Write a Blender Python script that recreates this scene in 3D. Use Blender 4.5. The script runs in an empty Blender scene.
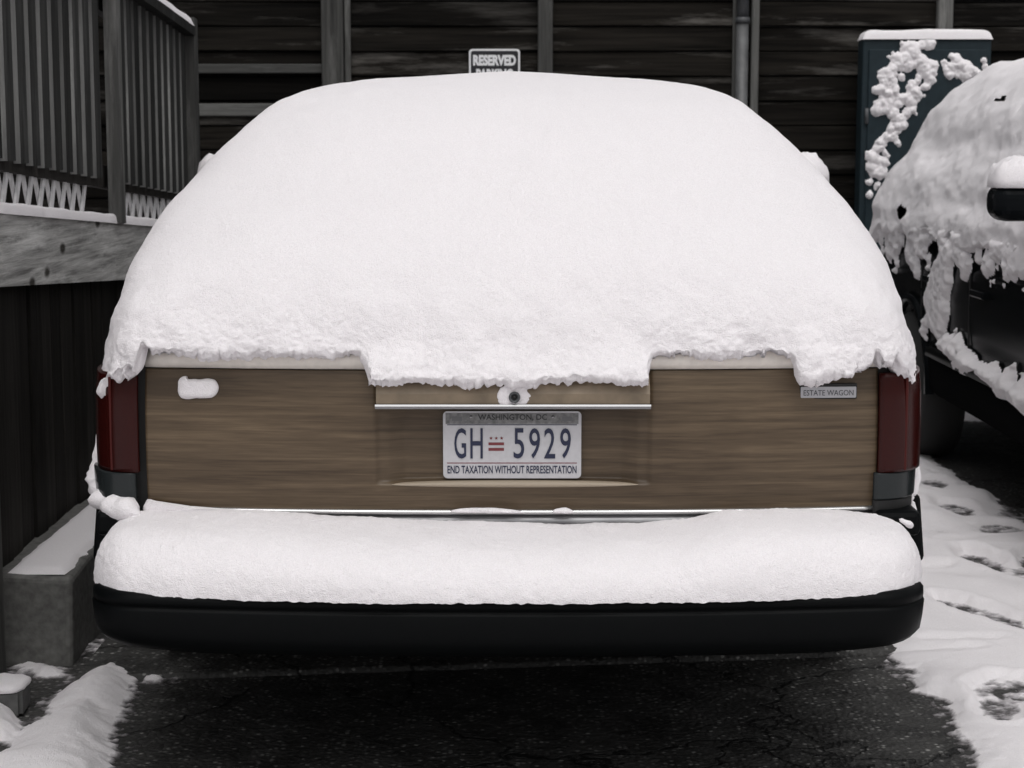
import bpy, bmesh, math, random
import numpy as np
from mathutils import Vector, Matrix

# ------------------------------------------------------------------ camera, world, sun, exposure
SC = bpy.context.scene
COL = SC.collection
FPX, TH, CH, CY = 1800.0, math.radians(7.41), 1.45, -3.90     # focal length in pixels, downward tilt, eye height, distance
cam_d = bpy.data.cameras.new('camera')
cam_d.sensor_width = 36.0
cam_d.lens = FPX / 1024.0 * 36.0
cam_d.clip_start = 0.05
cam_d.clip_end = 500.0
cam = bpy.data.objects.new('camera', cam_d)
cam.location = (0.0, CY, CH)
cam.rotation_euler = (math.radians(90) - TH, 0.0, 0.0)
cam_d.dof.use_dof = True
cam_d.dof.focus_distance = 3.9
cam_d.dof.aperture_fstop = 11.0
COL.objects.link(cam)
SC.camera = cam

SUN_EL, SUN_AZ = math.radians(62), math.radians(178)          # soft overcast light, from behind the photographer
wd = bpy.data.worlds.new('World')
SC.world = wd
wd.use_nodes = True
wn = wd.node_tree.nodes
wl = wd.node_tree.links
bgn = wn['Background']
sky = wn.new('ShaderNodeTexSky')
sky.sky_type = 'NISHITA'
sky.sun_disc = False
sky.sun_elevation = SUN_EL
sky.sun_rotation = SUN_AZ
sky.air_density = 1.0
sky.dust_density = 6.0
sky.ozone_density = 1.0
hs = wn.new('ShaderNodeHueSaturation')
hs.inputs['Saturation'].default_value = 0.10
wl.new(sky.outputs[0], hs.inputs['Color'])
wl.new(hs.outputs[0], bgn.inputs['Color'])
bgn.inputs['Strength'].default_value = 0.15
sd = bpy.data.lights.new('sun', 'SUN')
sd.energy = 0.5
sd.angle = math.radians(80)
sd.color = (1.0, 0.97, 0.94)
sun = bpy.data.objects.new('sun', sd)
# direction towards the sun: rotation measured from +Y clockwise seen from above
sdir = Vector((math.sin(SUN_AZ) * math.cos(SUN_EL), math.cos(SUN_AZ) * math.cos(SUN_EL), math.sin(SUN_EL)))
sun.rotation_euler = sdir.to_track_quat('Z', 'Y').to_euler()
sun.location = sdir * 30
COL.objects.link(sun)
SC.view_settings.view_transform = 'Standard'
SC.view_settings.look = 'None'
SC.view_settings.gamma = 1.0
SC.view_settings.exposure = -0.35
SC.cycles.diffuse_bounces = 4
SC.cycles.max_bounces = 8

# ------------------------------------------------------------------ helpers
rng = random.Random(7)
ST, CT = math.sin(TH), math.cos(TH)


def ray(px, py):
    a, b = (px - 512) / FPX, (py - 384) / FPX
    return (a, CT - b * ST, -ST - b * CT)


def at(px, py, y):
    """point of the pixel's ray on the plane at depth y"""
    d = ray(px, py)
    t = (y - CY) / d[1]
    return (d[0] * t, y, CH + d[2] * t)


def gnd(px, py, z=0.0):
    d = ray(px, py)
    t = (z - CH) / d[2]
    return (d[0] * t, CY + d[1] * t)


def onx(px, py, x):
    """point of the pixel's ray on the upright plane x = const"""
    d = ray(px, py)
    t = x / d[0]
    return (x, CY + d[1] * t, CH + d[2] * t)


def hash3(ix, iy, iz, seed):
    h = (ix.astype(np.int64) * 374761393 + iy.astype(np.int64) * 668265263 + iz.astype(np.int64) * 2147483647 + seed * 974634777) & 0xFFFFFFFF
    h = ((h ^ (h >> 13)) * 1274126177) & 0xFFFFFFFF
    h = h ^ (h >> 16)
    return (h & 0xFFFF) / 32767.5 - 1.0


def vnoise(p, seed=0):
    f = np.floor(p)
    i = f.astype(np.int64)
    t = p - f
    t = t * t * t * (t * (t * 6 - 15) + 10)
    r = 0
    for dx in (0, 1):
        wx = t[..., 0] if dx else 1 - t[..., 0]
        for dy in (0, 1):
            wy = t[..., 1] if dy else 1 - t[..., 1]
            for dz in (0, 1):
                wz = t[..., 2] if dz else 1 - t[..., 2]
                r = r + wx * wy * wz * hash3(i[..., 0] + dx, i[..., 1] + dy, i[..., 2] + dz, seed)
    return r


def fbm(p, scale=1.0, oct=4, seed=0, gain=0.5):
    p = np.asarray(p, dtype=float) * scale
    a, r = 1.0, 0
    for k in range(oct):
        r = r + a * vnoise(p + 17.3 * k, seed + k)
        a *= gain
        p = p * 2.03
    return r


def n1(x, scale, oct=3, seed=0):
    x = np.asarray(x, dtype=float)
    return fbm(np.stack([x, x * 0 + 0.37, x * 0 + seed * 1.7], -1), scale, oct, seed)


def mesh(name, verts, faces, smooth=True):
    m = bpy.data.meshes.new(name)
    m.from_pydata([tuple(map(float, v)) for v in verts], [], faces)
    m.update()
    if smooth:
        m.polygons.foreach_set('use_smooth', [True] * len(m.polygons))
    return m


def obj(name, me, m, parent=None, label=None, cat=None, group=None, kind=None, loc=None, rot=None):
    o = bpy.data.objects.new(name, me)
    COL.objects.link(o)
    if me is not None and m is not None and len(me.materials) == 0:
        me.materials.append(m)
    if parent:
        o.parent = parent
    if label:
        o['label'] = label
    if cat:
        o['category'] = cat
    if group:
        o['group'] = group
    if kind:
        o['kind'] = kind
    if loc is not None:
        o.location = loc
    if rot is not None:
        o.rotation_euler = rot
    return o


def thing(name, label, cat, loc=(0, 0, 0), group=None, rotz=0.0):
    return obj(name, None, None, None, label, cat, group, None, loc, (0, 0, rotz))


def grid_mesh(name, P, wrap_u=False, flip=False, smooth=True):
    """P: (rows, cols, 3)"""
    R, Cn = P.shape[:2]
    idx = np.arange(R * Cn).reshape(R, Cn)
    if wrap_u:
        idx = np.concatenate([idx, idx[:, :1]], 1)
    a, b, c, d = idx[:-1, :-1], idx[:-1, 1:], idx[1:, 1:], idx[1:, :-1]
    q = np.stack([a, b, c, d], -1).reshape(-1, 4)
    if flip:
        q = q[:, ::-1]
    m = bpy.data.meshes.new(name)
    V = P.reshape(-1, 3)
    m.vertices.add(len(V))
    m.vertices.foreach_set('co', V.astype(np.float32).ravel())
    m.loops.add(q.size)
    m.loops.foreach_set('vertex_index', q.astype(np.int32).ravel())
    m.polygons.add(len(q))
    m.polygons.foreach_set('loop_start', np.arange(0, q.size, 4, dtype=np.int32))
    m.update(calc_edges=True)
    m.validate()
    if smooth:
        m.polygons.foreach_set('use_smooth', [True] * len(m.polygons))
    return m


def box(name, x0, x1, y0, y1, z0, z1, bev=0.004, seg=1):
    bm = bmesh.new()
    bmesh.ops.create_cube(bm, size=1.0)
    for v in bm.verts:
        v.co = Vector(((x0 + x1) / 2 + v.co.x * (x1 - x0), (y0 + y1) / 2 + v.co.y * (y1 - y0), (z0 + z1) / 2 + v.co.z * (z1 - z0)))
    if bev:
        bmesh.ops.bevel(bm, geom=list(bm.edges), offset=bev, segments=seg, affect='EDGES', profile=0.5)
    m = bpy.data.meshes.new(name)
    bm.to_mesh(m)
    bm.free()
    return m


def lathe(name, prof, n=32, axis='Z', smooth=True):
    """prof: list of (r, h); closed at both ends by r=0 if wanted"""
    a = np.linspace(0, 2 * math.pi, n, endpoint=False)
    P = np.zeros((len(prof), n, 3))
    for i, (r, h) in enumerate(prof):
        P[i, :, 0] = r * np.cos(a)
        P[i, :, 1] = r * np.sin(a)
        P[i, :, 2] = h
    if axis == 'X':
        P = P[..., [2, 0, 1]]
    elif axis == 'Y':
        P = P[..., [1, 2, 0]]
    return grid_mesh(name, P, wrap_u=True, smooth=smooth)


def extrude_x(name, prof, x0, x1, smooth=False):
    """closed profile of (y,z) extruded along x"""
    n = len(prof)
    v = [(x0, p[0], p[1]) for p in prof] + [(x1, p[0], p[1]) for p in prof]
    f = [(i, (i + 1) % n, (i + 1) % n + n, i + n) for i in range(n)]
    f += [tuple(range(n))[::-1], tuple(range(n, 2 * n))]
    return mesh(name, v, f, smooth)


def fix(me):
    bm = bmesh.new()
    bm.from_mesh(me)
    bmesh.ops.recalc_face_normals(bm, faces=bm.faces)
    bm.to_mesh(me)
    bm.free()
    return me


# ------------------------------------------------------------------ materials
def nmat(name):
    m = bpy.data.materials.new(name)
    m.use_nodes = True
    nt = m.node_tree
    return m, nt.nodes, nt.links, nt.nodes['Principled BSDF']


def plain(name, col, rough=0.5, metal=0.0, coat=0.0, bump=0.0, bscale=80.0, var=0.0, spec=0.5):
    m, N, L, B = nmat(name)
    B.inputs['Base Color'].default_value = (*col, 1)
    B.inputs['Roughness'].default_value = rough
    B.inputs['Metallic'].default_value = metal
    B.inputs['Specular IOR Level'].default_value = spec
    B.inputs['Coat Weight'].default_value = coat
    B.inputs['Coat Roughness'].default_value = 0.05
    tc = N.new('ShaderNodeTexCoord')
    no = N.new('ShaderNodeTexNoise')
    no.inputs['Scale'].default_value = bscale
    no.inputs['Detail'].default_value = 5
    L.new(tc.outputs['Object'], no.inputs['Vector'])
    if var:
        mx = N.new('ShaderNodeMixRGB')
        mx.blend_type = 'MULTIPLY'
        mx.inputs[0].default_value = 1.0
        mx.inputs[1].default_value = (*col, 1)
        rp = N.new('ShaderNodeValToRGB')
        rp.color_ramp.elements[0].position = 0.3
        rp.color_ramp.elements[0].color = (1 - var,) * 3 + (1,)
        rp.color_ramp.elements[1].position = 0.7
        rp.color_ramp.elements[1].color = (1, 1, 1, 1)
        L.new(no.outputs['Fac'], rp.inputs[0])
        L.new(rp.outputs[0], mx.inputs[2])
        L.new(mx.outputs[0], B.inputs['Base Color'])
    if bump:
        bp = N.new('ShaderNodeBump')
        bp.inputs['Strength'].default_value = bump
        bp.inputs['Distance'].default_value = 0.003
        L.new(no.outputs['Fac'], bp.inputs['Height'])
        L.new(bp.outputs[0], B.inputs['Normal'])
    return m


def snow_mat(name='snow', slush=False):
    m, N, L, B = nmat(name)
    N.remove(B)
    tc = N.new('ShaderNodeTexCoord')

    def noise(sc, det, ro=0.6):
        n = N.new('ShaderNodeTexNoise')
        n.inputs['Scale'].default_value = sc
        n.inputs['Detail'].default_value = det
        n.inputs['Roughness'].default_value = ro
        L.new(tc.outputs['Object'], n.inputs['Vector'])
        return n
    n1_, n2_ = noise(95, 4, 0.7), noise(380, 2)
    rp = N.new('ShaderNodeValToRGB')
    rp.color_ramp.elements[0].position = 0.36
    rp.color_ramp.elements[0].color = (0.855, 0.823, 0.842, 1)
    rp.color_ramp.elements[1].position = 0.62
    rp.color_ramp.elements[1].color = (0.925, 0.893, 0.912, 1)
    L.new(n2_.outputs['Fac'], rp.inputs[0])
    col = rp.outputs[0]
    if slush:
        at_ = N.new('ShaderNodeAttribute')
        at_.attribute_name = 'snow_depth'
        nz = noise(42, 5, 0.7)
        ma = N.new('ShaderNodeMath')
        ma.operation = 'MULTIPLY_ADD'
        L.new(nz.outputs['Fac'], ma.inputs[0])
        ma.inputs[1].default_value = 0.010
        L.new(at_.outputs['Fac'], ma.inputs[2])
        mr = N.new('ShaderNodeMapRange')
        mr.inputs['From Min'].default_value = 0.0045
        mr.inputs['From Max'].default_value = 0.0135
        L.new(ma.outputs[0], mr.inputs['Value'])
        rs = N.new('ShaderNodeValToRGB')
        e = rs.color_ramp.elements
        e[0].position, e[0].color = 0.0, (0.045, 0.044, 0.043, 1)
        e[1].position, e[1].color = 1.0, (1, 1, 1, 1)
        k = e.new(0.35)
        k.color = (0.20, 0.197, 0.197, 1)
        k = e.new(0.65)
        k.color = (0.55, 0.545, 0.55, 1)
        L.new(mr.outputs[0], rs.inputs[0])
        mm = N.new('ShaderNodeMixRGB')
        mm.blend_type = 'MULTIPLY'
        mm.inputs[0].default_value = 1
        L.new(col, mm.inputs[1])
        L.new(rs.outputs[0], mm.inputs[2])
        col = mm.outputs[0]
    b1 = N.new('ShaderNodeBump')
    b1.inputs['Strength'].default_value = 0.45
    b1.inputs['Distance'].default_value = 0.006
    L.new(n1_.outputs['Fac'], b1.inputs['Height'])
    b2 = N.new('ShaderNodeBump')
    b2.inputs['Strength'].default_value = 0.6
    b2.inputs['Distance'].default_value = 0.0035
    L.new(n2_.outputs['Fac'], b2.inputs['Height'])
    L.new(b1.outputs[0], b2.inputs['Normal'])
    df = N.new('ShaderNodeBsdfDiffuse')
    L.new(col, df.inputs['Color'])
    L.new(b2.outputs[0], df.inputs['Normal'])
    out = df.outputs[0]
    L.new(out, N['Material Output'].inputs['Surface'])
    return m


def wood_mat(name, c0, c1, c2, axis='X', rough=0.75, gscale=1.0, light=0.62, bump=0.5, knots=False, tone=(0.6, 1.25), dist=0.6):
    """weathered timber; grain runs along `axis` of the object; random shift per object"""
    m, N, L, B = nmat(name)
    tc = N.new('ShaderNodeTexCoord')
    oi = N.new('ShaderNodeObjectInfo')
    ad = N.new('ShaderNodeVectorMath')
    ad.operation = 'ADD'
    sc = N.new('ShaderNodeVectorMath')
    sc.operation = 'SCALE'
    L.new(oi.outputs['Random'], sc.inputs['Scale'])
    sc.inputs[0].default_value = (37.0, 53.0, 91.0)
    L.new(tc.outputs['Object'], ad.inputs[0])
    L.new(sc.outputs[0], ad.inputs[1])
    mp = N.new('ShaderNodeMapping')
    lo, hi = 1.6 * gscale, 34.0 * gscale
    mp.inputs['Scale'].default_value = {'X': (lo, hi, hi), 'Y': (hi, lo, hi), 'Z': (hi, hi, lo)}[axis]
    L.new(ad.outputs[0], mp.inputs['Vector'])
    g = N.new('ShaderNodeTexNoise')
    g.inputs['Scale'].default_value = 1.0
    g.inputs['Detail'].default_value = 6
    g.inputs['Roughness'].default_value = 0.6
    g.inputs['Distortion'].default_value = dist
    L.new(mp.outputs[0], g.inputs['Vector'])
    rp = N.new('ShaderNodeValToRGB')
    rp.color_ramp.elements[0].position = 0.32
    rp.color_ramp.elements[0].color = (*c0, 1)
    rp.color_ramp.elements[1].position = 0.72
    rp.color_ramp.elements[1].color = (*c1, 1)
    L.new(g.outputs['Fac'], rp.inputs[0])
    # worn, bleached smears
    mp2 = N.new('ShaderNodeMapping')
    lo, hi = 1.3 * gscale, 9.0 * gscale
    mp2.inputs['Scale'].default_value = {'X': (lo, hi, hi), 'Y': (hi, lo, hi), 'Z': (hi, hi, lo)}[axis]
    L.new(ad.outputs[0], mp2.inputs['Vector'])
    w = N.new('ShaderNodeTexNoise')
    w.inputs['Scale'].default_value = 1.0
    w.inputs['Detail'].default_value = 7
    w.inputs['Roughness'].default_value = 0.7
    L.new(mp2.outputs[0], w.inputs['Vector'])
    rw = N.new('ShaderNodeValToRGB')
    rw.color_ramp.elements[0].position = light - 0.07
    rw.color_ramp.elements[0].color = (0, 0, 0, 1)
    rw.color_ramp.elements[1].position = light + 0.16
    rw.color_ramp.elements[1].color = (1, 1, 1, 1)
    L.new(w.outputs['Fac'], rw.inputs[0])
    mx = N.new('ShaderNodeMixRGB')
    L.new(rw.outputs[0], mx.inputs[0])
    L.new(rp.outputs[0], mx.inputs[1])
    mx.inputs[2].default_value = (*c2, 1)
    # tone of each piece
    tr = N.new('ShaderNodeMapRange')
    tr.inputs['To Min'].default_value = tone[0]
    tr.inputs['To Max'].default_value = tone[1]
    L.new(oi.outputs['Random'], tr.inputs['Value'])
    mu = N.new('ShaderNodeVectorMath')
    mu.operation = 'SCALE'
    L.new(mx.outputs[0], mu.inputs[0])
    L.new(tr.outputs[0], mu.inputs['Scale'])
    last = mu.outputs[0]
    if knots:
        vo = N.new('ShaderNodeTexVoronoi')
        vo.inputs['Scale'].default_value = 1.0
        mp3 = N.new('ShaderNodeMapping')
        mp3.inputs['Scale'].default_value = {'X': (3.0, 9, 9), 'Y': (9, 4.5, 9), 'Z': (9, 9, 3.0)}[axis]
        L.new(ad.outputs[0], mp3.inputs['Vector'])
        L.new(mp3.outputs[0], vo.inputs['Vector'])
        kr = N.new('ShaderNodeValToRGB')
        kr.color_ramp.elements[0].position = 0.10
        kr.color_ramp.elements[0].color = (0.15, 0.14, 0.13, 1)
        kr.color_ramp.elements[1].position = 0.2
        kr.color_ramp.elements[1].color = (1, 1, 1, 1)
        L.new(vo.outputs['Distance'], kr.inputs[0])
        km = N.new('ShaderNodeMixRGB')
        km.blend_type = 'MULTIPLY'
        km.inputs[0].default_value = 1.0
        L.new(last, km.inputs[1])
        L.new(kr.outputs[0], km.inputs[2])
        last = km.outputs[0]
    L.new(last, B.inputs['Base Color'])
    B.inputs['Roughness'].default_value = rough
    B.inputs['Specular IOR Level'].default_value = 0.07
    bp = N.new('ShaderNodeBump')
    bp.inputs['Strength'].default_value = bump
    bp.inputs['Distance'].default_value = 0.006
    L.new(g.outputs['Fac'], bp.inputs['Height'])
    L.new(bp.outputs[0], B.inputs['Normal'])
    return m


def vinyl_wood():
    """wood-grain applique of the tailgate and the flanks: long horizontal figure"""
    m, N, L, B = nmat('woodgrain_vinyl')
    tc = N.new('ShaderNodeTexCoord')
    mp = N.new('ShaderNodeMapping')
    mp.inputs['Scale'].default_value = (2.2, 2.2, 70)
    L.new(tc.outputs['Object'], mp.inputs['Vector'])
    g = N.new('ShaderNodeTexNoise')
    g.inputs['Scale'].default_value = 1.0
    g.inputs['Detail'].default_value = 5
    g.inputs['Roughness'].default_value = 0.55
    g.inputs['Distortion'].default_value = 0.7
    L.new(mp.outputs[0], g.inputs['Vector'])
    mp2 = N.new('ShaderNodeMapping')
    mp2.inputs['Scale'].default_value = (16, 16, 240)
    L.new(tc.outputs['Object'], mp2.inputs['Vector'])
    f = N.new('ShaderNodeTexNoise')
    f.inputs['Scale'].default_value = 1.0
    f.inputs['Detail'].default_value = 3
    L.new(mp2.outputs[0], f.inputs['Vector'])
    mp3 = N.new('ShaderNodeMapping')
    mp3.inputs['Scale'].default_value = (1.1, 1.1, 9)
    L.new(tc.outputs['Object'], mp3.inputs['Vector'])
    h = N.new('ShaderNodeTexNoise')
    h.inputs['Scale'].default_value = 1.0
    h.inputs['Detail'].default_value = 2
    L.new(mp3.outputs[0], h.inputs['Vector'])
    rp = N.new('ShaderNodeValToRGB')
    e = rp.color_ramp.elements
    e[0].position = 0.30
    e[0].color = (0.056, 0.0375, 0.022, 1)
    e[1].position = 0.75
    e[1].color = (0.145, 0.104, 0.064, 1)
    k = e.new(0.52)
    k.color = (0.093, 0.065, 0.0395, 1)
    a1 = N.new('ShaderNodeMath')
    a1.operation = 'MULTIPLY_ADD'
    L.new(f.outputs['Fac'], a1.inputs[0])
    a1.inputs[1].default_value = 0.32
    L.new(g.outputs['Fac'], a1.inputs[2])
    a2 = N.new('ShaderNodeMath')
    a2.operation = 'MULTIPLY_ADD'
    L.new(h.outputs['Fac'], a2.inputs[0])
    a2.inputs[1].default_value = 0.5
    L.new(a1.outputs[0], a2.inputs[2])
    a3 = N.new('ShaderNodeMath')
    a3.operation = 'SUBTRACT'
    L.new(a2.outputs[0], a3.inputs[0])
    a3.inputs[1].default_value = 0.415
    L.new(a3.outputs[0], rp.inputs[0])
    L.new(rp.outputs[0], B.inputs['Base Color'])
    B.inputs['Roughness'].default_value = 0.42
    B.inputs['Specular IOR Level'].default_value = 0.35
    bp = N.new('ShaderNodeBump')
    bp.inputs['Strength'].default_value = 0.08
    bp.inputs['Distance'].default_value = 0.001
    L.new(f.outputs['Fac'], bp.inputs['Height'])
    L.new(bp.outputs[0], B.inputs['Normal'])
    return m


def asphalt_mat():
    m, N, L, B = nmat('wet_asphalt')
    tc = N.new('ShaderNodeTexCoord')
    v = N.new('ShaderNodeTexVoronoi')
    v.inputs['Scale'].default_value = 68
    v.inputs['Randomness'].default_value = 1
    L.new(tc.outputs['Object'], v.inputs['Vector'])
    v2 = N.new('ShaderNodeTexVoronoi')
    v2.inputs['Scale'].default_value = 210
    L.new(tc.outputs['Object'], v2.inputs['Vector'])
    sep = N.new('ShaderNodeSeparateColor')
    L.new(v.outputs['Color'], sep.inputs[0])
    r = N.new('ShaderNodeValToRGB')
    r.color_ramp.elements[0].position = 0.62
    r.color_ramp.elements[0].color = (0.045, 0.044, 0.0425, 1)
    r.color_ramp.elements[1].position = 1.0
    r.color_ramp.elements[1].color = (0.24, 0.236, 0.228, 1)
    L.new(sep.outputs[0], r.inputs[0])
    d = N.new('ShaderNodeValToRGB')
    d.color_ramp.elements[0].position = 0.25
    d.color_ramp.elements[0].color = (1, 1, 1, 1)
    d.color_ramp.elements[1].position = 0.50
    d.color_ramp.elements[1].color = (0, 0, 0, 1)
    L.new(v.outputs['Distance'], d.inputs[0])
    mx = N.new('ShaderNodeMixRGB')
    L.new(d.outputs[0], mx.inputs[0])
    mx.inputs[1].default_value = (0.040, 0.039, 0.0375, 1)
    L.new(r.outputs[0], mx.inputs[2])
    no = N.new('ShaderNodeTexNoise')
    no.inputs['Scale'].default_value = 7
    no.inputs['Detail'].default_value = 8
    no.inputs['Roughness'].default_value = 0.7
    L.new(tc.outputs['Object'], no.inputs['Vector'])
    mr = N.new('ShaderNodeMapRange')
    mr.inputs['From Min'].default_value = 0.3
    mr.inputs['From Max'].default_value = 0.7
    mr.inputs['To Min'].default_value = 0.4
    mr.inputs['To Max'].default_value = 1.7
    L.new(no.outputs['Fac'], mr.inputs['Value'])
    mu = N.new('ShaderNodeVectorMath')
    mu.operation = 'SCALE'
    L.new(mx.outputs[0], mu.inputs[0])
    L.new(mr.outputs[0], mu.inputs['Scale'])
    # cracks
    wn_ = N.new('ShaderNodeTexNoise')
    wn_.inputs['Scale'].default_value = 6
    wn_.inputs['Detail'].default_value = 6
    L.new(tc.outputs['Object'], wn_.inputs['Vector'])
    wadd = N.new('ShaderNodeMixRGB')
    wadd.blend_type = 'ADD'
    wadd.inputs[0].default_value = 0.28
    L.new(tc.outputs['Object'], wadd.inputs[1])
    L.new(wn_.outputs['Color'], wadd.inputs[2])
    cv = N.new('ShaderNodeTexVoronoi')
    cv.feature = 'DISTANCE_TO_EDGE'
    cv.inputs['Scale'].default_value = 1.35
    L.new(wadd.outputs[0], cv.inputs['Vector'])
    cr = N.new('ShaderNodeValToRGB')
    cr.color_ramp.elements[0].position = 0.004
    cr.color_ramp.elements[0].color = (0.25, 0.25, 0.25, 1)
    cr.color_ramp.elements[1].position = 0.011
    cr.color_ramp.elements[1].color = (1, 1, 1, 1)
    L.new(cv.outputs['Distance'], cr.inputs[0])
    cm = N.new('ShaderNodeMixRGB')
    cm.blend_type = 'MULTIPLY'
    cm.inputs[0].default_value = 1
    L.new(mu.outputs[0], cm.inputs[1])
    L.new(cr.outputs[0], cm.inputs[2])
    L.new(cm.outputs[0], B.inputs['Base Color'])
    rr = N.new('ShaderNodeMapRange')
    rr.inputs['From Min'].default_value = 0.35
    rr.inputs['From Max'].default_value = 0.65
    rr.inputs['To Min'].default_value = 0.42
    rr.inputs['To Max'].default_value = 0.75
    L.new(no.outputs['Fac'], rr.inputs['Value'])
    L.new(rr.outputs[0], B.inputs['Roughness'])
    B.inputs['Specular IOR Level'].default_value = 0.35
    b1 = N.new('ShaderNodeBump')
    b1.inputs['Strength'].default_value = 0.8
    b1.inputs['Distance'].default_value = 0.006
    b1.invert = True
    L.new(v.outputs['Distance'], b1.inputs['Height'])
    b2 = N.new('ShaderNodeBump')
    b2.inputs['Strength'].default_value = 0.9
    b2.inputs['Distance'].default_value = 0.012
    L.new(cr.outputs[0], b2.inputs['Height'])
    L.new(b1.outputs[0], b2.inputs['Normal'])
    L.new(b2.outputs[0], B.inputs['Normal'])
    return m


M_SNOW = snow_mat()
M_SLUSH = snow_mat('slushy_snow', True)
M_WALL = wood_mat('dark_weathered_timber', (0.0032, 0.0028, 0.0023), (0.017, 0.0148, 0.0122), (0.12, 0.113, 0.104), 'X', light=0.60, gscale=0.8, bump=0.9, tone=(0.4, 1.45))
M_POST = wood_mat('grey_post_timber', (0.058, 0.058, 0.056), (0.145, 0.144, 0.138), (0.25, 0.248, 0.24), 'Z', light=0.60)
M_PICK = wood_mat('grey_picket_timber', (0.022, 0.0225, 0.022), (0.050, 0.050, 0.048), (0.09, 0.09, 0.088), 'Z', light=0.60)
M_BEAM = wood_mat('grey_beam_timber', (0.16, 0.158, 0.153), (0.60, 0.595, 0.58), (0.70, 0.695, 0.68), 'Y', gscale=1.5, light=0.56, tone=(1.15, 1.15), bump=0.8, dist=0.1, knots=True)
M_PEDGE = wood_mat('lit_picket_edge', (0.14, 0.14, 0.137), (0.24, 0.24, 0.235), (0.32, 0.32, 0.31), 'Z', light=0.6)  # picket timber with daylight put into its colour
M_SKIRT = wood_mat('dark_skirt_timber', (0.016, 0.015, 0.014), (0.036, 0.033, 0.030), (0.055, 0.052, 0.047), 'Z', light=0.66)
M_VINYL = vinyl_wood()
M_ASPH = asphalt_mat()
M_BUMP = plain('black_bumper_plastic', (0.0030, 0.0036, 0.0040), 0.45, bump=0.12, bscale=500, spec=0.08, var=0.5)
M_BUMP2 = plain('black_rub_strip', (0.012, 0.0125, 0.013), 0.3, bump=0.05, bscale=500)
M_PAINT = plain('dark_green_paint', (0.012, 0.018, 0.018), 0.25, coat=0.6)
M_CREAM = plain('pale_sky_trim', (0.80, 0.75, 0.69), 0.4, 0.0, bump=0.05, bscale=60, var=0.12)  # sky reflection of the top trim put into a pale base colour
M_CHROME = plain('chrome', (0.26, 0.26, 0.265), 0.22, 1.0, bump=0.04, bscale=30)
M_BRIGHT = plain('bright_strip', (0.6, 0.6, 0.6), 0.2, 0.9)
M_BLACK = plain('black_rubber', (0.010, 0.010, 0.010), 0.6)
M_RED = plain('red_lens', (0.031, 0.0042, 0.0034), 0.2, coat=0.0, spec=0.2, bump=0.1, bscale=300, var=0.2)
M_RIB = plain('bright_red_reflector', (0.055, 0.007, 0.0055), 0.3, spec=0.2)
M_CLEAR = plain('smoked_clear_lens', (0.020, 0.024, 0.025), 0.18, spec=0.25, bump=0.2, bscale=160)
M_PLATE = plain('plate_white', (0.52, 0.515, 0.535), 0.4, bump=0.05, bscale=90, var=0.08)
M_PGREY = plain('plate_grey_band', (0.22, 0.22, 0.22), 0.55, var=0.5, bscale=120)  # mottled grey for the band across the plate's top
M_NAVY = plain('plate_navy_paint', (0.011, 0.016, 0.048), 0.5)
M_PRED = plain('plate_red_paint', (0.17, 0.030, 0.036), 0.5)
M_INK = plain('black_ink', (0.018, 0.018, 0.020), 0.5)
M_SIGNB = plain('sign_black', (0.010, 0.010, 0.014), 0.4)
M_SIGNW = plain('sign_white', (0.80, 0.80, 0.82), 0.5)
M_BADGE = plain('badge_silver', (0.42, 0.42, 0.44), 0.35, 0.5)
M_CABIN = plain('teal_cabinet_paint', (0.018, 0.030, 0.037), 0.5, spec=0.2, bump=0.1, bscale=25, var=0.25)
M_CONC = plain('dark_concrete', (0.16, 0.158, 0.15), 0.85, bump=0.6, bscale=45, var=0.45)
M_CARP = plain('black_car_paint', (0.0050, 0.0060, 0.0070), 0.25, coat=0.0, spec=0.045)
M_GLASS = plain('dark_window_glass', (0.010, 0.012, 0.013), 0.05)
M_TYRE = plain('tyre_rubber', (0.015, 0.015, 0.015), 0.8, bump=0.3, bscale=60)
M_RIM = plain('alloy_rim', (0.30, 0.30, 0.31), 0.35, 0.8)
M_PIPE = plain('grey_pipe_paint', (0.11, 0.112, 0.115), 0.5, var=0.5, bscale=14, bump=0.2)
M_PIPED = plain('dark_pipe_iron', (0.07, 0.074, 0.08), 0.5, var=0.4, bscale=14, bump=0.2)
M_STONE = plain('grey_stone', (0.12, 0.12, 0.118), 0.85, bump=0.7, bscale=30, var=0.4)
M_LATT = plain('pale_lattice_paint', (0.78, 0.77, 0.78), 0.8, var=0.25, bscale=40)

# ------------------------------------------------------------------ ground
gm = mesh('ground', [(-90, -60, 0), (90, -60, 0), (90, 150, 0), (-90, 150, 0)], [(0, 1, 2, 3)], False)
obj('ground', gm, M_ASPH, kind='structure')


def poly_sdf(px, py, poly):
    """signed distance, positive inside"""
    n = len(poly)
    d2 = np.full(px.shape, 1e9)
    ins = np.zeros(px.shape, bool)
    for i in range(n):
        ax, ay = poly[i]
        bx, by = poly[(i + 1) % n]
        ex, ey = bx - ax, by - ay
        wx, wy = px - ax, py - ay
        t = np.clip((wx * ex + wy * ey) / (ex * ex + ey * ey + 1e-12), 0, 1)
        d2 = np.minimum(d2, (wx - ex * t) ** 2 + (wy - ey * t) ** 2)
        c = ((ay > py) != (by > py)) & (px < (bx - ax) * (py - ay) / (by - ay + 1e-12) + ax)
        ins ^= c
    return np.sqrt(d2) * np.where(ins, 1, -1)


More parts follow.
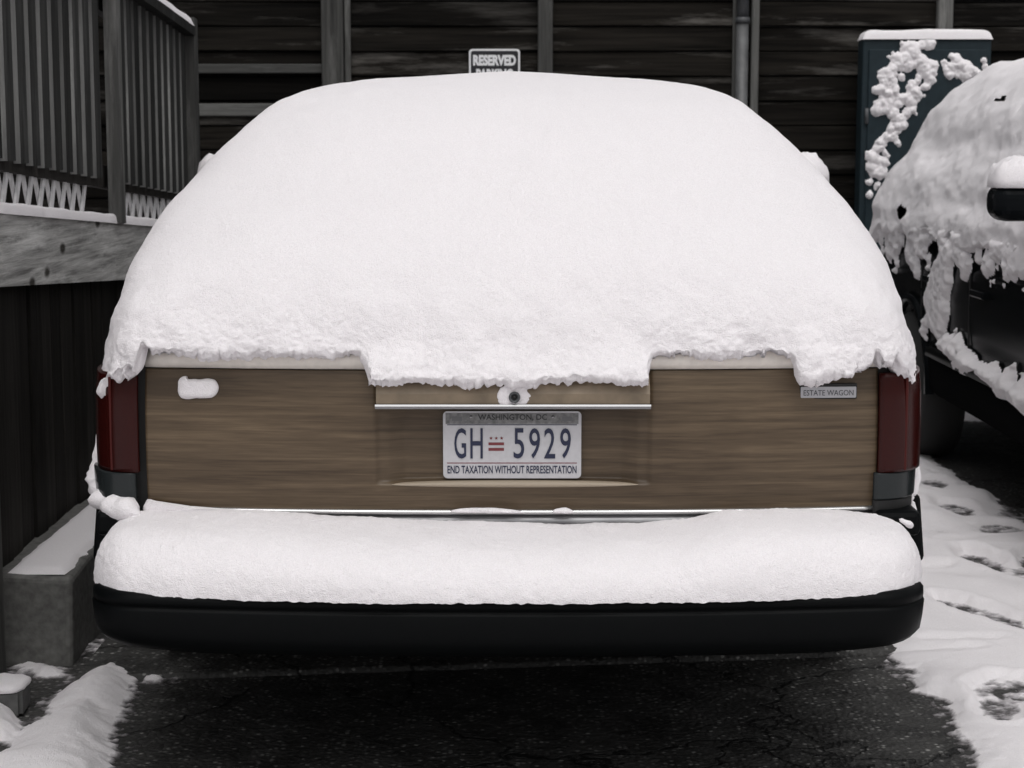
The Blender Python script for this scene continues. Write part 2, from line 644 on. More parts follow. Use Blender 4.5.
def ground_snow(name, x0, x1, y0, y1, step, depth_fn, label):
    xs = np.arange(x0, x1 + step * 0.5, step)
    ys = np.arange(y0, y1 + step * 0.5, step)
    X, Y = np.meshgrid(xs, ys)
    D = depth_fn(X, Y)
    P = np.stack([X, Y, D], -1)
    R, Cn = D.shape
    idx = np.arange(R * Cn).reshape(R, Cn)
    q = np.stack([idx[:-1, :-1], idx[:-1, 1:], idx[1:, 1:], idx[1:, :-1]], -1).reshape(-1, 4)
    keep = D.ravel()[q].max(1) > -0.002
    q = q[keep]
    used = np.unique(q)
    remap = np.full(R * Cn, -1)
    remap[used] = np.arange(len(used))
    q = remap[q]
    V = P.reshape(-1, 3)[used]
    m = bpy.data.meshes.new(name)
    m.vertices.add(len(V))
    m.vertices.foreach_set('co', V.astype(np.float32).ravel())
    m.loops.add(q.size)
    m.loops.foreach_set('vertex_index', q.astype(np.int32).ravel())
    m.polygons.add(len(q))
    m.polygons.foreach_set('loop_start', np.arange(0, q.size, 4, dtype=np.int32))
    m.update(calc_edges=True)
    m.polygons.foreach_set('use_smooth', [True] * len(m.polygons))
    at_ = m.attributes.new('snow_depth', 'FLOAT', 'POINT')
    at_.data.foreach_set('value', V[:, 2].astype(np.float32))
    return obj(name, m, M_SLUSH, kind='stuff', label=label)


def foot(px, py, l, w, ang):
    """a shoe-sole outline on the ground: length l, width w (metres), turned by ang"""
    cx, cy = gnd(px, py)
    a = math.radians(ang)
    pts = []
    for k in range(24):
        t = 2 * math.pi * k / 24
        u, v = math.cos(t), math.sin(t)
        ww = w * (1.0 + 0.18 * u) * (1 - 0.22 * math.exp(-((u + 0.25) / 0.3) ** 2))
        x, y = u * l / 2, v * ww / 2
        pts.append((cx + x * math.cos(a) - y * math.sin(a), cy + x * math.sin(a) + y * math.cos(a)))
    return pts


FEET = [(foot(1003, 703, .44, .17, 72), 1.0), (foot(997, 571, .50, .17, 106), 1.0), (foot(957, 513, .32, .15, 95), 1.0),
        (foot(997, 622, .58, .13, 118), 1.0), (foot(998, 533, .26, .20, 60), .95), (foot(936, 488, .34, .11, 80), .8),
        (foot(1037, 565, .40, .16, 60), 1.0), (foot(925, 575, .22, .08, 20), .5), (foot(962, 645, .25, .05, 5), .4),
        (foot(940, 656, .25, .04, 5), .3), (foot(940, 545, .3, .1, 30), .4), (foot(975, 478, .4, .12, 80), .6), (foot(1020, 690, .2, .08, 40), .5)]
LEFT_MAIN = [gnd(*p) for p in [(-60, 830), (-40, 770), (0, 759), (35, 720), (40, 702), (74, 678), (97, 665), (128, 662), (143, 680), (136, 707), (125, 742), (110, 775), (80, 830)]]
LEFT_B = [gnd(*p) for p in [(12, 659), (30, 662), (50, 664), (76, 671), (70, 681), (48, 681), (30, 681), (16, 672)]]
LEFT_C = [gnd(*p) for p in [(-50, 712), (0, 714), (16, 716), (18, 733), (6, 742), (-50, 748)]]
LEFT_D = [gnd(*p) for p in [(140, 677), (158, 676), (172, 680), (160, 684), (140, 684)]]
LEFT_E = [gnd(*p) for p in [(88, 650), (100, 640), (140, 640), (170, 655), (140, 664), (100, 662)]]
RIGHT = [(1.06, -0.2), (1.09, 0.2), (1.10, 0.55), (1.10, 0.85), (1.07, 1.2), (1.02, 2.0), (1.02, 8.6), (2.06, 8.6), (2.02, 5.2), (2.0, 4.6), (1.96, 4.0), (2.05, 3.1), (1.98, 2.6), (2.03, 2.0), (2.0, 1.2), (2.0, 0.4), (4.6, 0.4), (4.6, -0.2)]


def depth_right(X, Y):
    p = np.stack([X, Y, X * 0], -1)
    s = poly_sdf(X, Y, RIGHT) + 0.03 * fbm(p, 6, 3, 3) + 0.008 * fbm(p, 30, 2, 33)
    d = 0.024 * (1 - np.exp(-(np.clip(s, 0, 9) / 0.055) ** 1.5)) + np.clip(s, -0.1, 0) * 0.10
    bumps = 0.008 * fbm(p, 5, 2, 5) + 0.014 * np.clip(fbm(p, 3.2, 2, 9), -0.2, 1)
    lump = np.clip((Y - 1.5) / 2.0, 0, 1)
    d = np.where(s > 0, d + bumps * np.clip(s / 0.06, 0, 1) * (0.5 + 2.0 * lump), d)
    d = d + 0.0042 * fbm(p, 45, 3, 35, 0.7) * np.exp(-(s / 0.035) ** 2)
    for pl, k in FEET:
        f = poly_sdf(X, Y, pl) + 0.008 * fbm(p, 25, 3, 21)
        m = 1 / (1 + np.exp(-f / 0.009))
        rim = 0.006 * np.exp(-((f + 0.03) / 0.02) ** 2)
        floor = 0.0008 + 0.0042 * fbm(p, 26, 4, 41, 0.6)
        d = np.where(s > 0, d * (1 - m * k) + m * k * floor + rim * k, d)
    return np.where(d < -0.0015, d - 0.004, d + 0.002) + 0.0006 * fbm(p, 50, 2, 55)


def depth_left(X, Y):
    p = np.stack([X, Y, X * 0], -1)
    d = np.full(X.shape, -0.03)
    for pl, h, soft in ((LEFT_MAIN, .06, .08), (LEFT_B, .025, .04), (LEFT_C, .06, .05), (LEFT_D, .02, .03), (LEFT_E, .010, .05)):
        s = poly_sdf(X, Y, pl) + 0.028 * fbm(p, 7, 2, 13) + 0.006 * fbm(p, 30, 2, 14)
        dd = np.where(s > 0, h * (1 - np.exp(-(s / soft) ** 1.6)), s * 0.12)
        d = np.maximum(d, dd)
    d = d + 0.004 * fbm(p, 45, 3, 36, 0.7) * np.exp(-(d / 0.012) ** 2)
    d = d + np.where(d > 0, 0.008 * fbm(p, 6, 2, 15) * np.clip(d / .03, 0, 1), 0)
    return np.where(d < -0.0015, d - 0.004, d + 0.002) + 0.0006 * fbm(p, 50, 2, 56)


ground_snow('trodden_snow', 0.98, 2.2, -0.19, 5.6, 0.009, depth_right, 'trodden snow with dark footprints in the strip between the two cars')
ground_snow('snow_patch', -1.75, -0.80, -0.25, 1.6, 0.007, depth_left, 'thin melting snow patches on the asphalt beside the concrete block')


def depth_far(X, Y):
    p = np.stack([X, Y, X * 0], -1)
    s = np.minimum.reduce([-poly_sdf(X, Y, [(-1.05, -0.9), (1.02, -0.9), (1.02, 5.7), (-1.05, 5.7)]),
                           -poly_sdf(X, Y, [(2.02, 1.0), (3.7, 1.0), (3.7, 5.6), (2.02, 5.6)]),
                           -poly_sdf(X, Y, [(0.9, -0.24), (2.24, -0.24), (2.24, 5.68), (0.9, 5.68)]),
                           -poly_sdf(X, Y, [(-1.8, -0.9), (-0.75, -0.9), (-0.75, 9), (-1.8, 9)])])
    s = s + 0.05 * fbm(p, 3, 3, 71)
    d = np.where(s > 0, 0.06 * (1 - np.exp(-s / 0.1)) + 0.012 * fbm(p, 2.5, 4, 72), s * 0.3)
    return np.where(d < 0.0004, d - 0.004, d)


ground_snow('lot_snow', -9, 11, -14, 6.9, 0.09, depth_far, 'snow cover over the rest of the parking lot')

ground_snow('field_snow', -69, 71, -54, 86, 1.0, lambda X, Y: np.where((X > -8.5) & (X < 10.5) & (Y > -13.5) & (Y < 6.5), -1.0, 0.055), 'even snow cover on the ground far beyond the parking lot')

# seam in the pavement under the wagon: the back slab stands a few millimetres higher
sl, sr = gnd(150, 680), gnd(890, 655)
k = (sr[1] - sl[1]) / (sr[0] - sl[0])
ys_ = lambda x: sl[1] + (x - sl[0]) * k
xs_ = np.linspace(-1.2, 1.25, 60)
jit = 0.006 * n1(xs_, 12, 3, 4)
P = np.zeros((4, 60, 3))
for i, (dy, z) in enumerate([(0.0, -0.004), (0.0, 0.012), (0.012, 0.017), (7.0, 0.017)]):
    P[i, :, 0] = xs_
    P[i, :, 1] = ys_(xs_) + jit * (1 if i < 3 else 0) + dy if i < 3 else 5.6
    P[i, :, 2] = z
obj('pavement_slab', grid_mesh('pavement_slab', P, smooth=False), M_ASPH, kind='structure')

# ------------------------------------------------------------------ timber wall behind
WY = 10.85 + CY                                     # front face of the boards
BW = 0.145
wall = thing('timber_wall', 'tall dark timber wall of horizontal boards behind the snowed-in wagon', 'wall', (0, WY, 0))
post_x = [at(p, 60, WY)[0] for p in (334, 545, 748, 941)]
sp = (post_x[3] - post_x[0]) / 3
bays = [post_x[0] - 4 * sp + i * sp for i in range(5)] + post_x[1:] + [post_x[3] + i * sp for i in range(1, 4)]
board_me = []
for k in range(5):
    r = random.Random(k)
    m = box('board', -0.5, 0.5, -0.019, 0.019, 0.0, BW - 0.006, 0.004)
    for v in m.vertices:
        v.co.y += 0.005 * math.sin(v.co.x * 5 + k * 2) + (0.007 if v.co.z > 0.07 else -0.004)
        v.co.z += 0.003 * math.sin(v.co.x * 4 + k)
    board_me.append(m)
for i in range(len(bays) - 1):
    xa, xb = bays[i], bays[i + 1]
    for r_ in range(20):
        o = obj('board', board_me[rng.randrange(5)], M_WALL, wall)
        o.location = ((xa + xb) / 2, rng.uniform(-0.008, 0.008), r_ * BW + 0.002)
        o.rotation_euler = (rng.uniform(-0.035, 0.02), rng.uniform(-0.004, 0.004), 0)
        o.scale = (xb - xa + 0.03, 1, 1)
obj('backing', box('backing', bays[0] - .1, bays[-1] + .1, 0.05, 0.12, 0, 20 * BW, 0), M_BLACK, wall)
def wall_post(x, w, dy=0.09, nm='post'):
    obj(nm, box(nm, -w / 2, w / 2, -dy, -0.022, 0, 20 * BW + 0.05, 0.006), M_POST, wall, loc=(x, 0, 0))
for i, bx in enumerate(bays):
    j = i - 4
    if j == 0:
        wall_post(at(334, 60, WY)[0], 0.128, 0.10)
        wall_post(at(348.5, 60, WY)[0], 0.036, 0.07, 'batten')
    elif j == 2:
        wall_post(at(753, 60, WY)[0], 0.045, 0.09)
        wall_post(at(734, 60, WY)[0], 0.03, 0.05, 'batten')
    else:
        wall_post(bx, 0.087)
# two paler rails across the left bay
for (py, h) in ((69, 0.055), (110, 0.075)):
    z = at(260, py, WY)[2]
    obj('rail', box('rail', -0.40, 0.40, -0.05, -0.023, -h / 2, h / 2, 0.005), wood_mat('pale_rail_timber', (0.06, 0.06, 0.058), (0.12, 0.12, 0.115), (0.16, 0.16, 0.155), 'X'), wall, loc=(at(262, py, WY)[0], 0, z))

# pipe beside the third post
pz = at(745, 22, WY)[2]
pp = thing('drain_pipe', 'grey drain pipe with a collar running down the timber wall', 'pipe', (at(742, 60, WY - 0.09)[0], WY - 0.090, 0))
obj('lower_pipe', lathe('lower_pipe', [(0, 0), (0.036, 0), (0.036, pz - 0.012), (0, pz - 0.012)], 24), M_PIPE, pp)
obj('collar', lathe('collar', [(0, pz - 0.012), (0.042, pz - 0.012), (0.044, pz), (0.042, pz + 0.02), (0, pz + 0.02)], 24), M_PIPED, pp)
obj('upper_pipe', lathe('upper_pipe', [(0, pz + 0.02), (0.036, pz + 0.02), (0.036, 2.9), (0, 2.9)], 24), M_PIPED, pp)


# ------------------------------------------------------------------ lettering
def text_mesh(name, s, w, h, t=0.0006, bold=0.0, space=1.0, bevel=0.0):
    cu = bpy.data.curves.new('t', 'FONT')
    cu.body = s
    cu.align_x = 'CENTER'
    cu.extrude = 0.01
    cu.offset = bold
    cu.space_character = space
    cu.resolution_u = 4
    o = bpy.data.objects.new('t', cu)
    COL.objects.link(o)
    dg = bpy.context.evaluated_depsgraph_get()
    m = bpy.data.meshes.new_from_object(o.evaluated_get(dg))
    bpy.data.objects.remove(o)
    bpy.data.curves.remove(cu)
    m.name = name
    n = len(m.vertices)
    co = np.zeros(n * 3)
    m.vertices.foreach_get('co', co)
    co = co.reshape(-1, 3)
    a, b = co.min(0), co.max(0)
    q = np.zeros_like(co)
    q[:, 0] = (co[:, 0] - (a[0] + b[0]) / 2) / (b[0] - a[0]) * w
    q[:, 2] = (co[:, 1] - (a[1] + b[1]) / 2) / (b[1] - a[1]) * h
    q[:, 1] = -(co[:, 2] - a[2]) / (b[2] - a[2]) * t
    m.vertices.foreach_set('co', q.ravel())
    m.update()
    return m


def rrect(w, h, r, n=6):
    pts = []
    for cx, cz, a0 in ((w / 2 - r, h / 2 - r, 0), (-w / 2 + r, h / 2 - r, 90), (-w / 2 + r, -h / 2 + r, 180), (w / 2 - r, -h / 2 + r, 270)):
        for k in range(n + 1):
            a = math.radians(a0 + 90 * k / n)
            pts.append((cx + r * math.cos(a), cz + r * math.sin(a)))
    return pts


def slab(name, pts, t, dome=0.0):
    """outline (x,z) thickened from y=0 towards the camera (-y)"""
    n = len(pts)
    v = [(p[0], 0, p[1]) for p in pts] + [(p[0], -t, p[1]) for p in pts]
    f = [tuple(range(n)), tuple(range(n, 2 * n))[::-1]] + [(i, i + n, (i + 1) % n + n, (i + 1) % n) for i in range(n)]
    return fix(mesh(name, v, f, False))


# sign on the wall
sx0, _, sz0 = at(469, 49, WY - 0.03)
sx1 = at(520, 49, WY - 0.03)[0]
SWD = sx1 - sx0
SHT = SWD * 1.5
sign = thing('parking_sign', 'small black sign with white border and lettering on the timber wall', 'sign', ((sx0 + sx1) / 2, WY - 0.032, sz0 - SHT / 2))
obj('border', slab('border', rrect(SWD, SHT, 0.02), 0.003), M_SIGNW, sign)
obj('panel', slab('panel', rrect(SWD - 0.022, SHT - 0.022, 0.014), 0.0045), M_SIGNB, sign)
obj('lettering', text_mesh('lettering', 'RESERVED', SWD * 0.84, 0.064, 0.001, bold=0.055), M_SIGNW, sign, loc=(0, -0.0045, SHT / 2 - 0.066))
obj('lettering', text_mesh('lettering', 'PARKING', SWD * 0.72, 0.064, 0.001, bold=0.055), M_SIGNW, sign, loc=(0, -0.0045, SHT / 2 - 0.148))

# ------------------------------------------------------------------ snow blobs
def grid_normals(P, wrap=False):
    if wrap:
        du = np.roll(P, -1, 1) - np.roll(P, 1, 1)
    else:
        du = np.gradient(P, axis=1)
    dv = np.gradient(P, axis=0)
    n = np.cross(du, dv)
    return n / (np.linalg.norm(n, axis=-1, keepdims=True) + 1e-9)


def blob(name, outline, thick, jag=0.0, rings=9, sub=6, seed=1, lump=0.0):
    """snow pad from a closed outline of 3-D points, puffed along -normal; back stays on the outline's plane"""
    O = np.array(outline, float)
    n = len(O)
    Q = []
    for i in range(n):
        p0, p1, p2, p3 = O[i - 1], O[i], O[(i + 1) % n], O[(i + 2) % n]
        for k in range(sub):
            t = k / sub
            Q.append(0.5 * ((2 * p1) + (p2 - p0) * t + (2 * p0 - 5 * p1 + 4 * p2 - p3) * t * t + (3 * p1 - p0 - 3 * p2 + p3) * t ** 3))
    Q = np.array(Q)
    c = Q.mean(0)
    nn = np.zeros(3)
    for i in range(len(Q)):
        nn += np.cross(Q[i] - c, Q[(i + 1) % len(Q)] - c)
    nn /= np.linalg.norm(nn) + 1e-12
    if nn[1] > 0 or (abs(nn[1]) < 0.3 and nn[0] > 0.5):
        nn = -nn
    if jag:
        rad = Q - c
        L = np.linalg.norm(rad, axis=1, keepdims=True)
        Q = Q + rad / (L + 1e-9) * jag * fbm(Q, 60, 3, seed)[:, None]
    rows = [c + (Q - c) * 0.96 - nn * 0.004]
    for k in range(rings + 1):
        s = math.cos(math.pi / 2 * k / rings) if k < rings else 0.0
        s = s ** 0.55 if s > 0 else 0.0
        hgt = math.sin(math.pi / 2 * k / rings) ** 0.8
        rows.append(c + (Q - c) * max(s, 0.001) + nn * thick * hgt)
    P = np.array(rows)
    P = P + nn * ((fbm(P, 55, 3, seed + 5) * (0.12 * thick + lump))[..., None]) * np.linspace(0, 1, len(P))[:, None, None] ** 0.3
    return fix(grid_mesh(name, P, wrap_u=True))


def strip(name, path, rad, seed=1, n=14, flat=0.7, jag=0.35):
    """lumpy snow roll along a path"""
    O = np.array(path, float)
    seg = np.linalg.norm(np.diff(O, axis=0), axis=1)
    s = np.concatenate([[0], np.cumsum(seg)])
    m = max(12, int(s[-1] / 0.008))
    t = np.linspace(0, s[-1], m)
    C = np.stack([np.interp(t, s, O[:, i]) for i in range(3)], -1)
    R = np.interp(t, s, rad if hasattr(rad, '__len__') else [rad] * len(O))
    e = np.sqrt(np.clip(1 - (2 * t / s[-1] - 1) ** 8, 0.0, 1))
    R = R * e * (1 + jag * n1(t, 28, 3, seed)) + 1e-4
    T = np.gradient(C, axis=0)
    T /= np.linalg.norm(T, axis=1, keepdims=True) + 1e-9
    up = np.array([0, 0, 1.0])
    A = np.cross(T, up)
    la = np.linalg.norm(A, axis=1, keepdims=True)
    A = np.where(la > 0.05, A / (la + 1e-9), np.array([1.0, 0, 0]))
    Bv = np.cross(A, T)
    a = np.linspace(0, 2 * math.pi, n, endpoint=False)
    P = C[:, None, :] + R[:, None, None] * (np.cos(a)[None, :, None] * A[:, None, :] + flat * np.sin(a)[None, :, None] * Bv[:, None, :])
    P = P + (fbm(P, 50, 3, seed + 3) * 0.22)[..., None] * R[:, None, None] * (P - C[:, None, :]) / (R[:, None, None] + 1e-6)
    return fix(grid_mesh(name, P, wrap_u=True))


# ------------------------------------------------------------------ the ramp on the left
RX = -1.42                                          # outer face of the beam
slope = -0.059
bt = onx(0, 213, RX)                                # top edge of the beam where it leaves the frame
def ztop(y):
    return bt[2] + (y - bt[1]) * slope
Y0, Y1 = -0.7, 4.75
ramp = thing('wooden_ramp', 'weathered grey wooden ramp with picket railing and boarded skirt beside the wagon', 'ramp', (RX, 0, 0))


def sloped_box(name, x0, x1, y0, y1, dz0, dz1, bev=0.003):
    """box whose bottom and top follow the ramp: dz relative to the beam top; coordinates relative to the thing"""
    m = box(name, x0, x1, y0, y1, 0, 1, 0)
    for v in m.vertices:
        v.co.z = ztop(v.co.y) + (dz1 if v.co.z > 0.5 else dz0)
    return m


obj('beam', sloped_box('beam', -0.045, 0.0, Y0, Y1, -0.205, 0.0), M_BEAM, ramp)
# floor planks
pw = 0.14
y = Y0 + 0.005
while y < Y1 - pw:
    m = sloped_box('plank', -1.25, -0.05, y, y + pw - 0.006, -0.04, -0.004)
    obj('plank', m, M_SKIRT, ramp)
    y += pw
# skirt boards under the beam
y = 0.6
kk = 0
while y < Y1 - 0.15:
    wdt = rng.uniform(0.125, 0.145)
    off = rng.uniform(-0.006, 0.006)
    m = box('skirt_board', -0.062 + off, -0.046 + off, y, y + wdt - 0.006, 0.20, 0.9, 0.002)
    for v in m.vertices:
        if v.co.z > 0.5:
            v.co.z = ztop(v.co.y) - 0.03
    obj('skirt_board', m, M_SKIRT, ramp)
    y += wdt
obj('skirt_frame', box('skirt_frame', -0.10, -0.07, 0.6, Y1, 0.262, 0.34, 0), M_SKIRT, ramp)
# corner post of the skirt, at the picture's left edge
py0 = gnd(8, 690)[1]
obj('post', box('post', -0.06, 0.035, py0 - 0.02, py0 + 0.07, 0.0, ztop(py0) - 0.207, 0.005), M_POST, ramp)
# railing posts and pickets
PX = -0.05
p1 = onx(119, 100, RX + 0.02)
p2 = onx(196, 80, RX + 0.02)
def rail_post(yc, w=0.085, z1=1.25):
    m = sloped_box('post', -0.065, 0.022, yc - w / 2, yc + w / 2, -0.004 if False else 0.0, z1)
    obj('post', m, M_POST, ramp)
for yc in (p1[1] - 1.75, p1[1], p2[1]):
    m = box('post', -0.018, 0.024, yc - 0.045, yc + 0.045, 0, 1, 0)
    for v in m.vertices:
        v.co.z = ztop(v.co.y) + (0.93 if v.co.z > 0.5 else (0.0 if v.co.x < 0.5 else 0))
    obj('post', m, M_POST, ramp)
zr = onx(193, 30, RX)[2] - ztop(onx(193, 30, RX)[1])
obj('handrail', sloped_box('handrail', -0.085, 0.03, Y0, p2[1] - 0.046, zr - 0.04, zr), M_PICK, ramp)
obj('upper_rail', sloped_box('upper_rail', -0.072, -0.034, Y0, p2[1] - 0.046, zr - 0.14, zr - 0.045), M_PICK, ramp)
obj('lower_rail', sloped_box('lower_rail', -0.072, -0.034, Y0, p2[1] - 0.046, 0.125, 0.205), M_SKIRT, ramp)
y = -0.55
while y < p2[1] - 0.07:
    if min(abs(y + 0.035 - q) for q in (p1[1] - 1.75, p1[1], p2[1])) > 0.08:
        lean = rng.uniform(-0.004, 0.004)
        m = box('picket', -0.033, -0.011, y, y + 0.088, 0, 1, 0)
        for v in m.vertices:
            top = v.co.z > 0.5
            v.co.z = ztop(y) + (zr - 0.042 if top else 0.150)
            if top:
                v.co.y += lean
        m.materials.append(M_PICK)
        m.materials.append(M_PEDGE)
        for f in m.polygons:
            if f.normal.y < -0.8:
                f.material_index = 1  # camera-facing edge takes the lighter timber as painted light
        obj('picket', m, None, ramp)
    y += 0.137 + rng.uniform(-0.006, 0.006)
# lattice strip under the railing
y = -0.5
while y < p2[1] - 0.25:
    if min(abs(y + 0.07 - q) for q in (p1[1] - 1.75, p1[1], p2[1])) > 0.19:
        for s in (0, 1):
            m = box('lattice_slat', -0.052 - 0.009 * s, -0.045 - 0.009 * s, 0, 1, 0, 1, 0)
            for v in m.vertices:
                top = v.co.z > 0.5
                far = v.co.y > 0.5
                yy = y + (0.030 if far else 0) + (0.068 if (top != bool(s)) else 0)
                v.co.y = yy
                v.co.z = ztop(yy) + (0.124 if top else 0.004)
            obj('lattice_slat', m, M_LATT, ramp)
    y += 0.137

# snow lying on the ramp's floor and on the beam and handrail
def ledge_snow(name, x0, x1, y0, y1, zfn, h, seed, label, nx=14, step=0.02):
    ny = int((y1 - y0) / step)
    ys = np.linspace(y0, y1, ny)
    u = np.linspace(-1, 1, nx)
    P = np.zeros((ny, nx, 3))
    e = np.clip(np.minimum(ys - y0, y1 - ys) / 0.03, 0, 1) ** 0.5
    for j, uu in enumerate(u):
        P[:, j, 0] = (x0 + x1) / 2 + uu * (x1 - x0) / 2 + (0.006 * n1(ys, 18, 3, seed) if abs(uu) > 0.9 else 0)
        P[:, j, 1] = ys
        P[:, j, 2] = zfn(ys) + h * (1 - abs(uu) ** 4) ** 0.5 * e * (1 + 0.10 * n1(ys, 5, 3, seed + 1)) - 0.002
    me = grid_mesh(name, P)
    return obj(name, fix(me), M_SNOW, label=label, cat='snow')


ledge_snow('snow_ledge', RX - 0.046, RX + 0.012, Y0 + .05, p2[1] + 0.4, lambda y: ztop(y), 0.034, 4, 'thin line of snow lying along the ramp beam')
ledge_snow('handrail_snow', RX - 0.08, RX + 0.028, Y0 + .05, p2[1] - 0.06, lambda y: ztop(y) + zr, 0.045, 8, 'snow lying on top of the ramp handrail')
ledge_snow('ramp_floor_snow', RX - 1.24, RX - 0.09, Y0 + .05, p2[1] + 0.4, lambda y: ztop(y) - 0.004, 0.05, 12, 'snow covering the walking surface of the ramp', nx=40, step=0.04)

# boarded fence on the ramp's far side
ff = thing('board_fence', 'dark fence of upright boards along the far side of the ramp', 'fence', (RX - 1.36, 0, 0))
fb = box('board', -0.012, 0.012, 0, 0.142, 0, 3.0, 0.002)
y = -0.7
while y < 6.6:
    o = obj('board', fb, M_SKIRT, ff, loc=(rng.uniform(-0.008, 0.008), y, 0))
    y += 0.147
obj('backing', box('backing', -0.08, -0.03, -0.7, 6.6, 0, 2.98, 0), M_BLACK, ff)

# concrete block under the skirt
cz = 0.26
ca = gnd(75, 666)
cyf = ca[1]
conc = box('concrete_block', -1.60, -1.245, cyf, 4.7, -0.03, cz, 0.018, 3)
bm = bmesh.new()
bm.from_mesh(conc)
bmesh.ops.subdivide_edges(bm, edges=[e for e in bm.edges if e.calc_length() > 0.3], cuts=14, use_grid_fill=True)
for v in bm.verts:
    v.co.x += 0.006 * math.sin(v.co.y * 9 + v.co.z * 21)
    v.co.z += 0.004 * math.sin(v.co.y * 13 + v.co.x * 17)
bm.to_mesh(conc)
bm.free()
obj('concrete_block', conc, M_CONC, label='low stained concrete footing under the boarded ramp skirt', cat='concrete')
ledge_snow('block_snow', -1.43, -1.262, cyf + 0.02, 4.6, lambda y: 0 * y + cz + 0.002, 0.016, 22, 'thin snow on top of the low concrete footing')
# little stone at the lower left
sc_ = gnd(2, 712)
P = np.array([(sc_[0] - .07, sc_[1] - .05, 0), (sc_[0] + .05, sc_[1] - .06, 0), (sc_[0] + .055, sc_[1] + .06, 0), (sc_[0] - .07, sc_[1] + .06, 0)])
bm = bmesh.new()
bmesh.ops.create_cube(bm, size=1)
bmesh.ops.bevel(bm, geom=list(bm.edges), offset=0.12, segments=2, affect='EDGES')
for v in bm.verts:
    v.co = Vector((sc_[0] + v.co.x * 0.13 + 0.01 * math.sin(9 * v.co.y), sc_[1] + v.co.y * 0.12, 0.035 + v.co.z * 0.075 + 0.008 * v.co.x))
me = bpy.data.meshes.new('stone_block')
bm.to_mesh(me)
bm.free()
obj('stone_block', me, M_STONE, label='small grey stone on the ground beside the ramp corner post', cat='stone')
obj('stone_snow', blob('stone_snow', [(sc_[0] - .06, sc_[1] - .05, .07), (sc_[0] + .055, sc_[1] - .055, .072), (sc_[0] + .06, sc_[1] + .05, .073), (sc_[0] - .06, sc_[1] + .05, .07)], 0.022, 0.004, seed=77), M_SNOW, label='snow on top of the small grey stone', cat='snow')

# ------------------------------------------------------------------ cabinet at the right
CBY = WY - 0.27
cx0, _, cz1 = at(863, 39, CBY)
cx1 = at(992, 39, CBY)[0]
cab = thing('utility_cabinet', 'tall dark teal metal cabinet in front of the timber wall', 'cabinet', ((cx0 + cx1) / 2, CBY, 0))
cw = cx1 - cx0
obj('housing', box('housing', -cw / 2, cw / 2, 0, 0.15, 0.04, cz1, 0.012, 2), M_CABIN, cab)
obj('plinth', box('plinth', -cw / 2 + .03, cw / 2 - .03, 0.02, 0.14, 0, 0.04, 0.002), M_CONC, cab)
obj('door', box('door', -cw / 2 + .035, cw / 2 - .035, -0.014, -0.0005, 0.12, cz1 - 0.06, 0.004), M_CABIN, cab)
obj('handle', box('handle', cw / 2 - .09, cw / 2 - .07, -0.04, -0.0145, 1.0, 1.14, 0.004), M_PIPED, cab)
for z in (0.35, 1.6):
    obj('hinge', lathe('hinge', [(0, z), (0.012, z), (0.012, z + .09), (0, z + .09)], 12), M_PIPED, cab, loc=(-cw / 2 + .03, -0.012, 0))
O = [(cx0 - .006, CBY - .012, cz1 - .002), (cx1 + .006, CBY - .012, cz1 - .002), (cx1 + .006, CBY + .425, cz1 - .002), (cx0 - .006, CBY + .425, cz1 - .002)]
def slab_snow(name, x0, x1, y0, y1, z, h, seed, label):
    nx, ny = 60, 34
    u = np.linspace(-1, 1, nx)
    v = np.linspace(-1, 1, ny)
    U, V = np.meshgrid(u, v)
    P = np.stack([(x0 + x1) / 2 + U * (x1 - x0) / 2, (y0 + y1) / 2 + V * (y1 - y0) / 2, U * 0], -1)
    H = ((1 - np.abs(U) ** 14) ** 0.5) * ((1 - np.abs(V) ** 10) ** 0.5)
    P[..., 2] = z - 0.002 + h * H * (1 + 0.1 * fbm(P, 5, 3, seed))
    return obj(name, fix(grid_mesh(name, P)), M_SNOW, label=label, cat='snow')
slab_snow('cabinet_snow', cx0 - .004, cx1 + .004, CBY - .016, CBY + .152, cz1, 0.058, 31, 'flat snow cap on top of the dark teal cabinet')
# clinging clumps on the cabinet's door: crop of wet snow
def relief_patch(name, origin, U, V_, W, us, vs, fn, label, mt=None):
    """snow clinging to an upright face: fn(u, v) gives its thickness; bare where negative"""
    A, B_ = np.meshgrid(us, vs)
    H = fn(A, B_)
    P = np.array(origin) + A[..., None] * np.array(U, float) + B_[..., None] * np.array(V_, float) + np.clip(H, -0.004, 1)[..., None] * np.array(W, float)
    R_, C_ = H.shape
    idx = np.arange(R_ * C_).reshape(R_, C_)
    q = np.stack([idx[:-1, :-1], idx[:-1, 1:], idx[1:, 1:], idx[1:, :-1]], -1).reshape(-1, 4)
    q = q[H.ravel()[q].max(1) > 0]
    used = np.unique(q)
    remap = np.full(R_ * C_, -1)
    remap[used] = np.arange(len(used))
    me = mesh(name, P.reshape(-1, 3)[used], [tuple(int(v) for v in r) for r in remap[q]])
    return obj(name, fix(me), M_SNOW, kind='stuff', label=label)


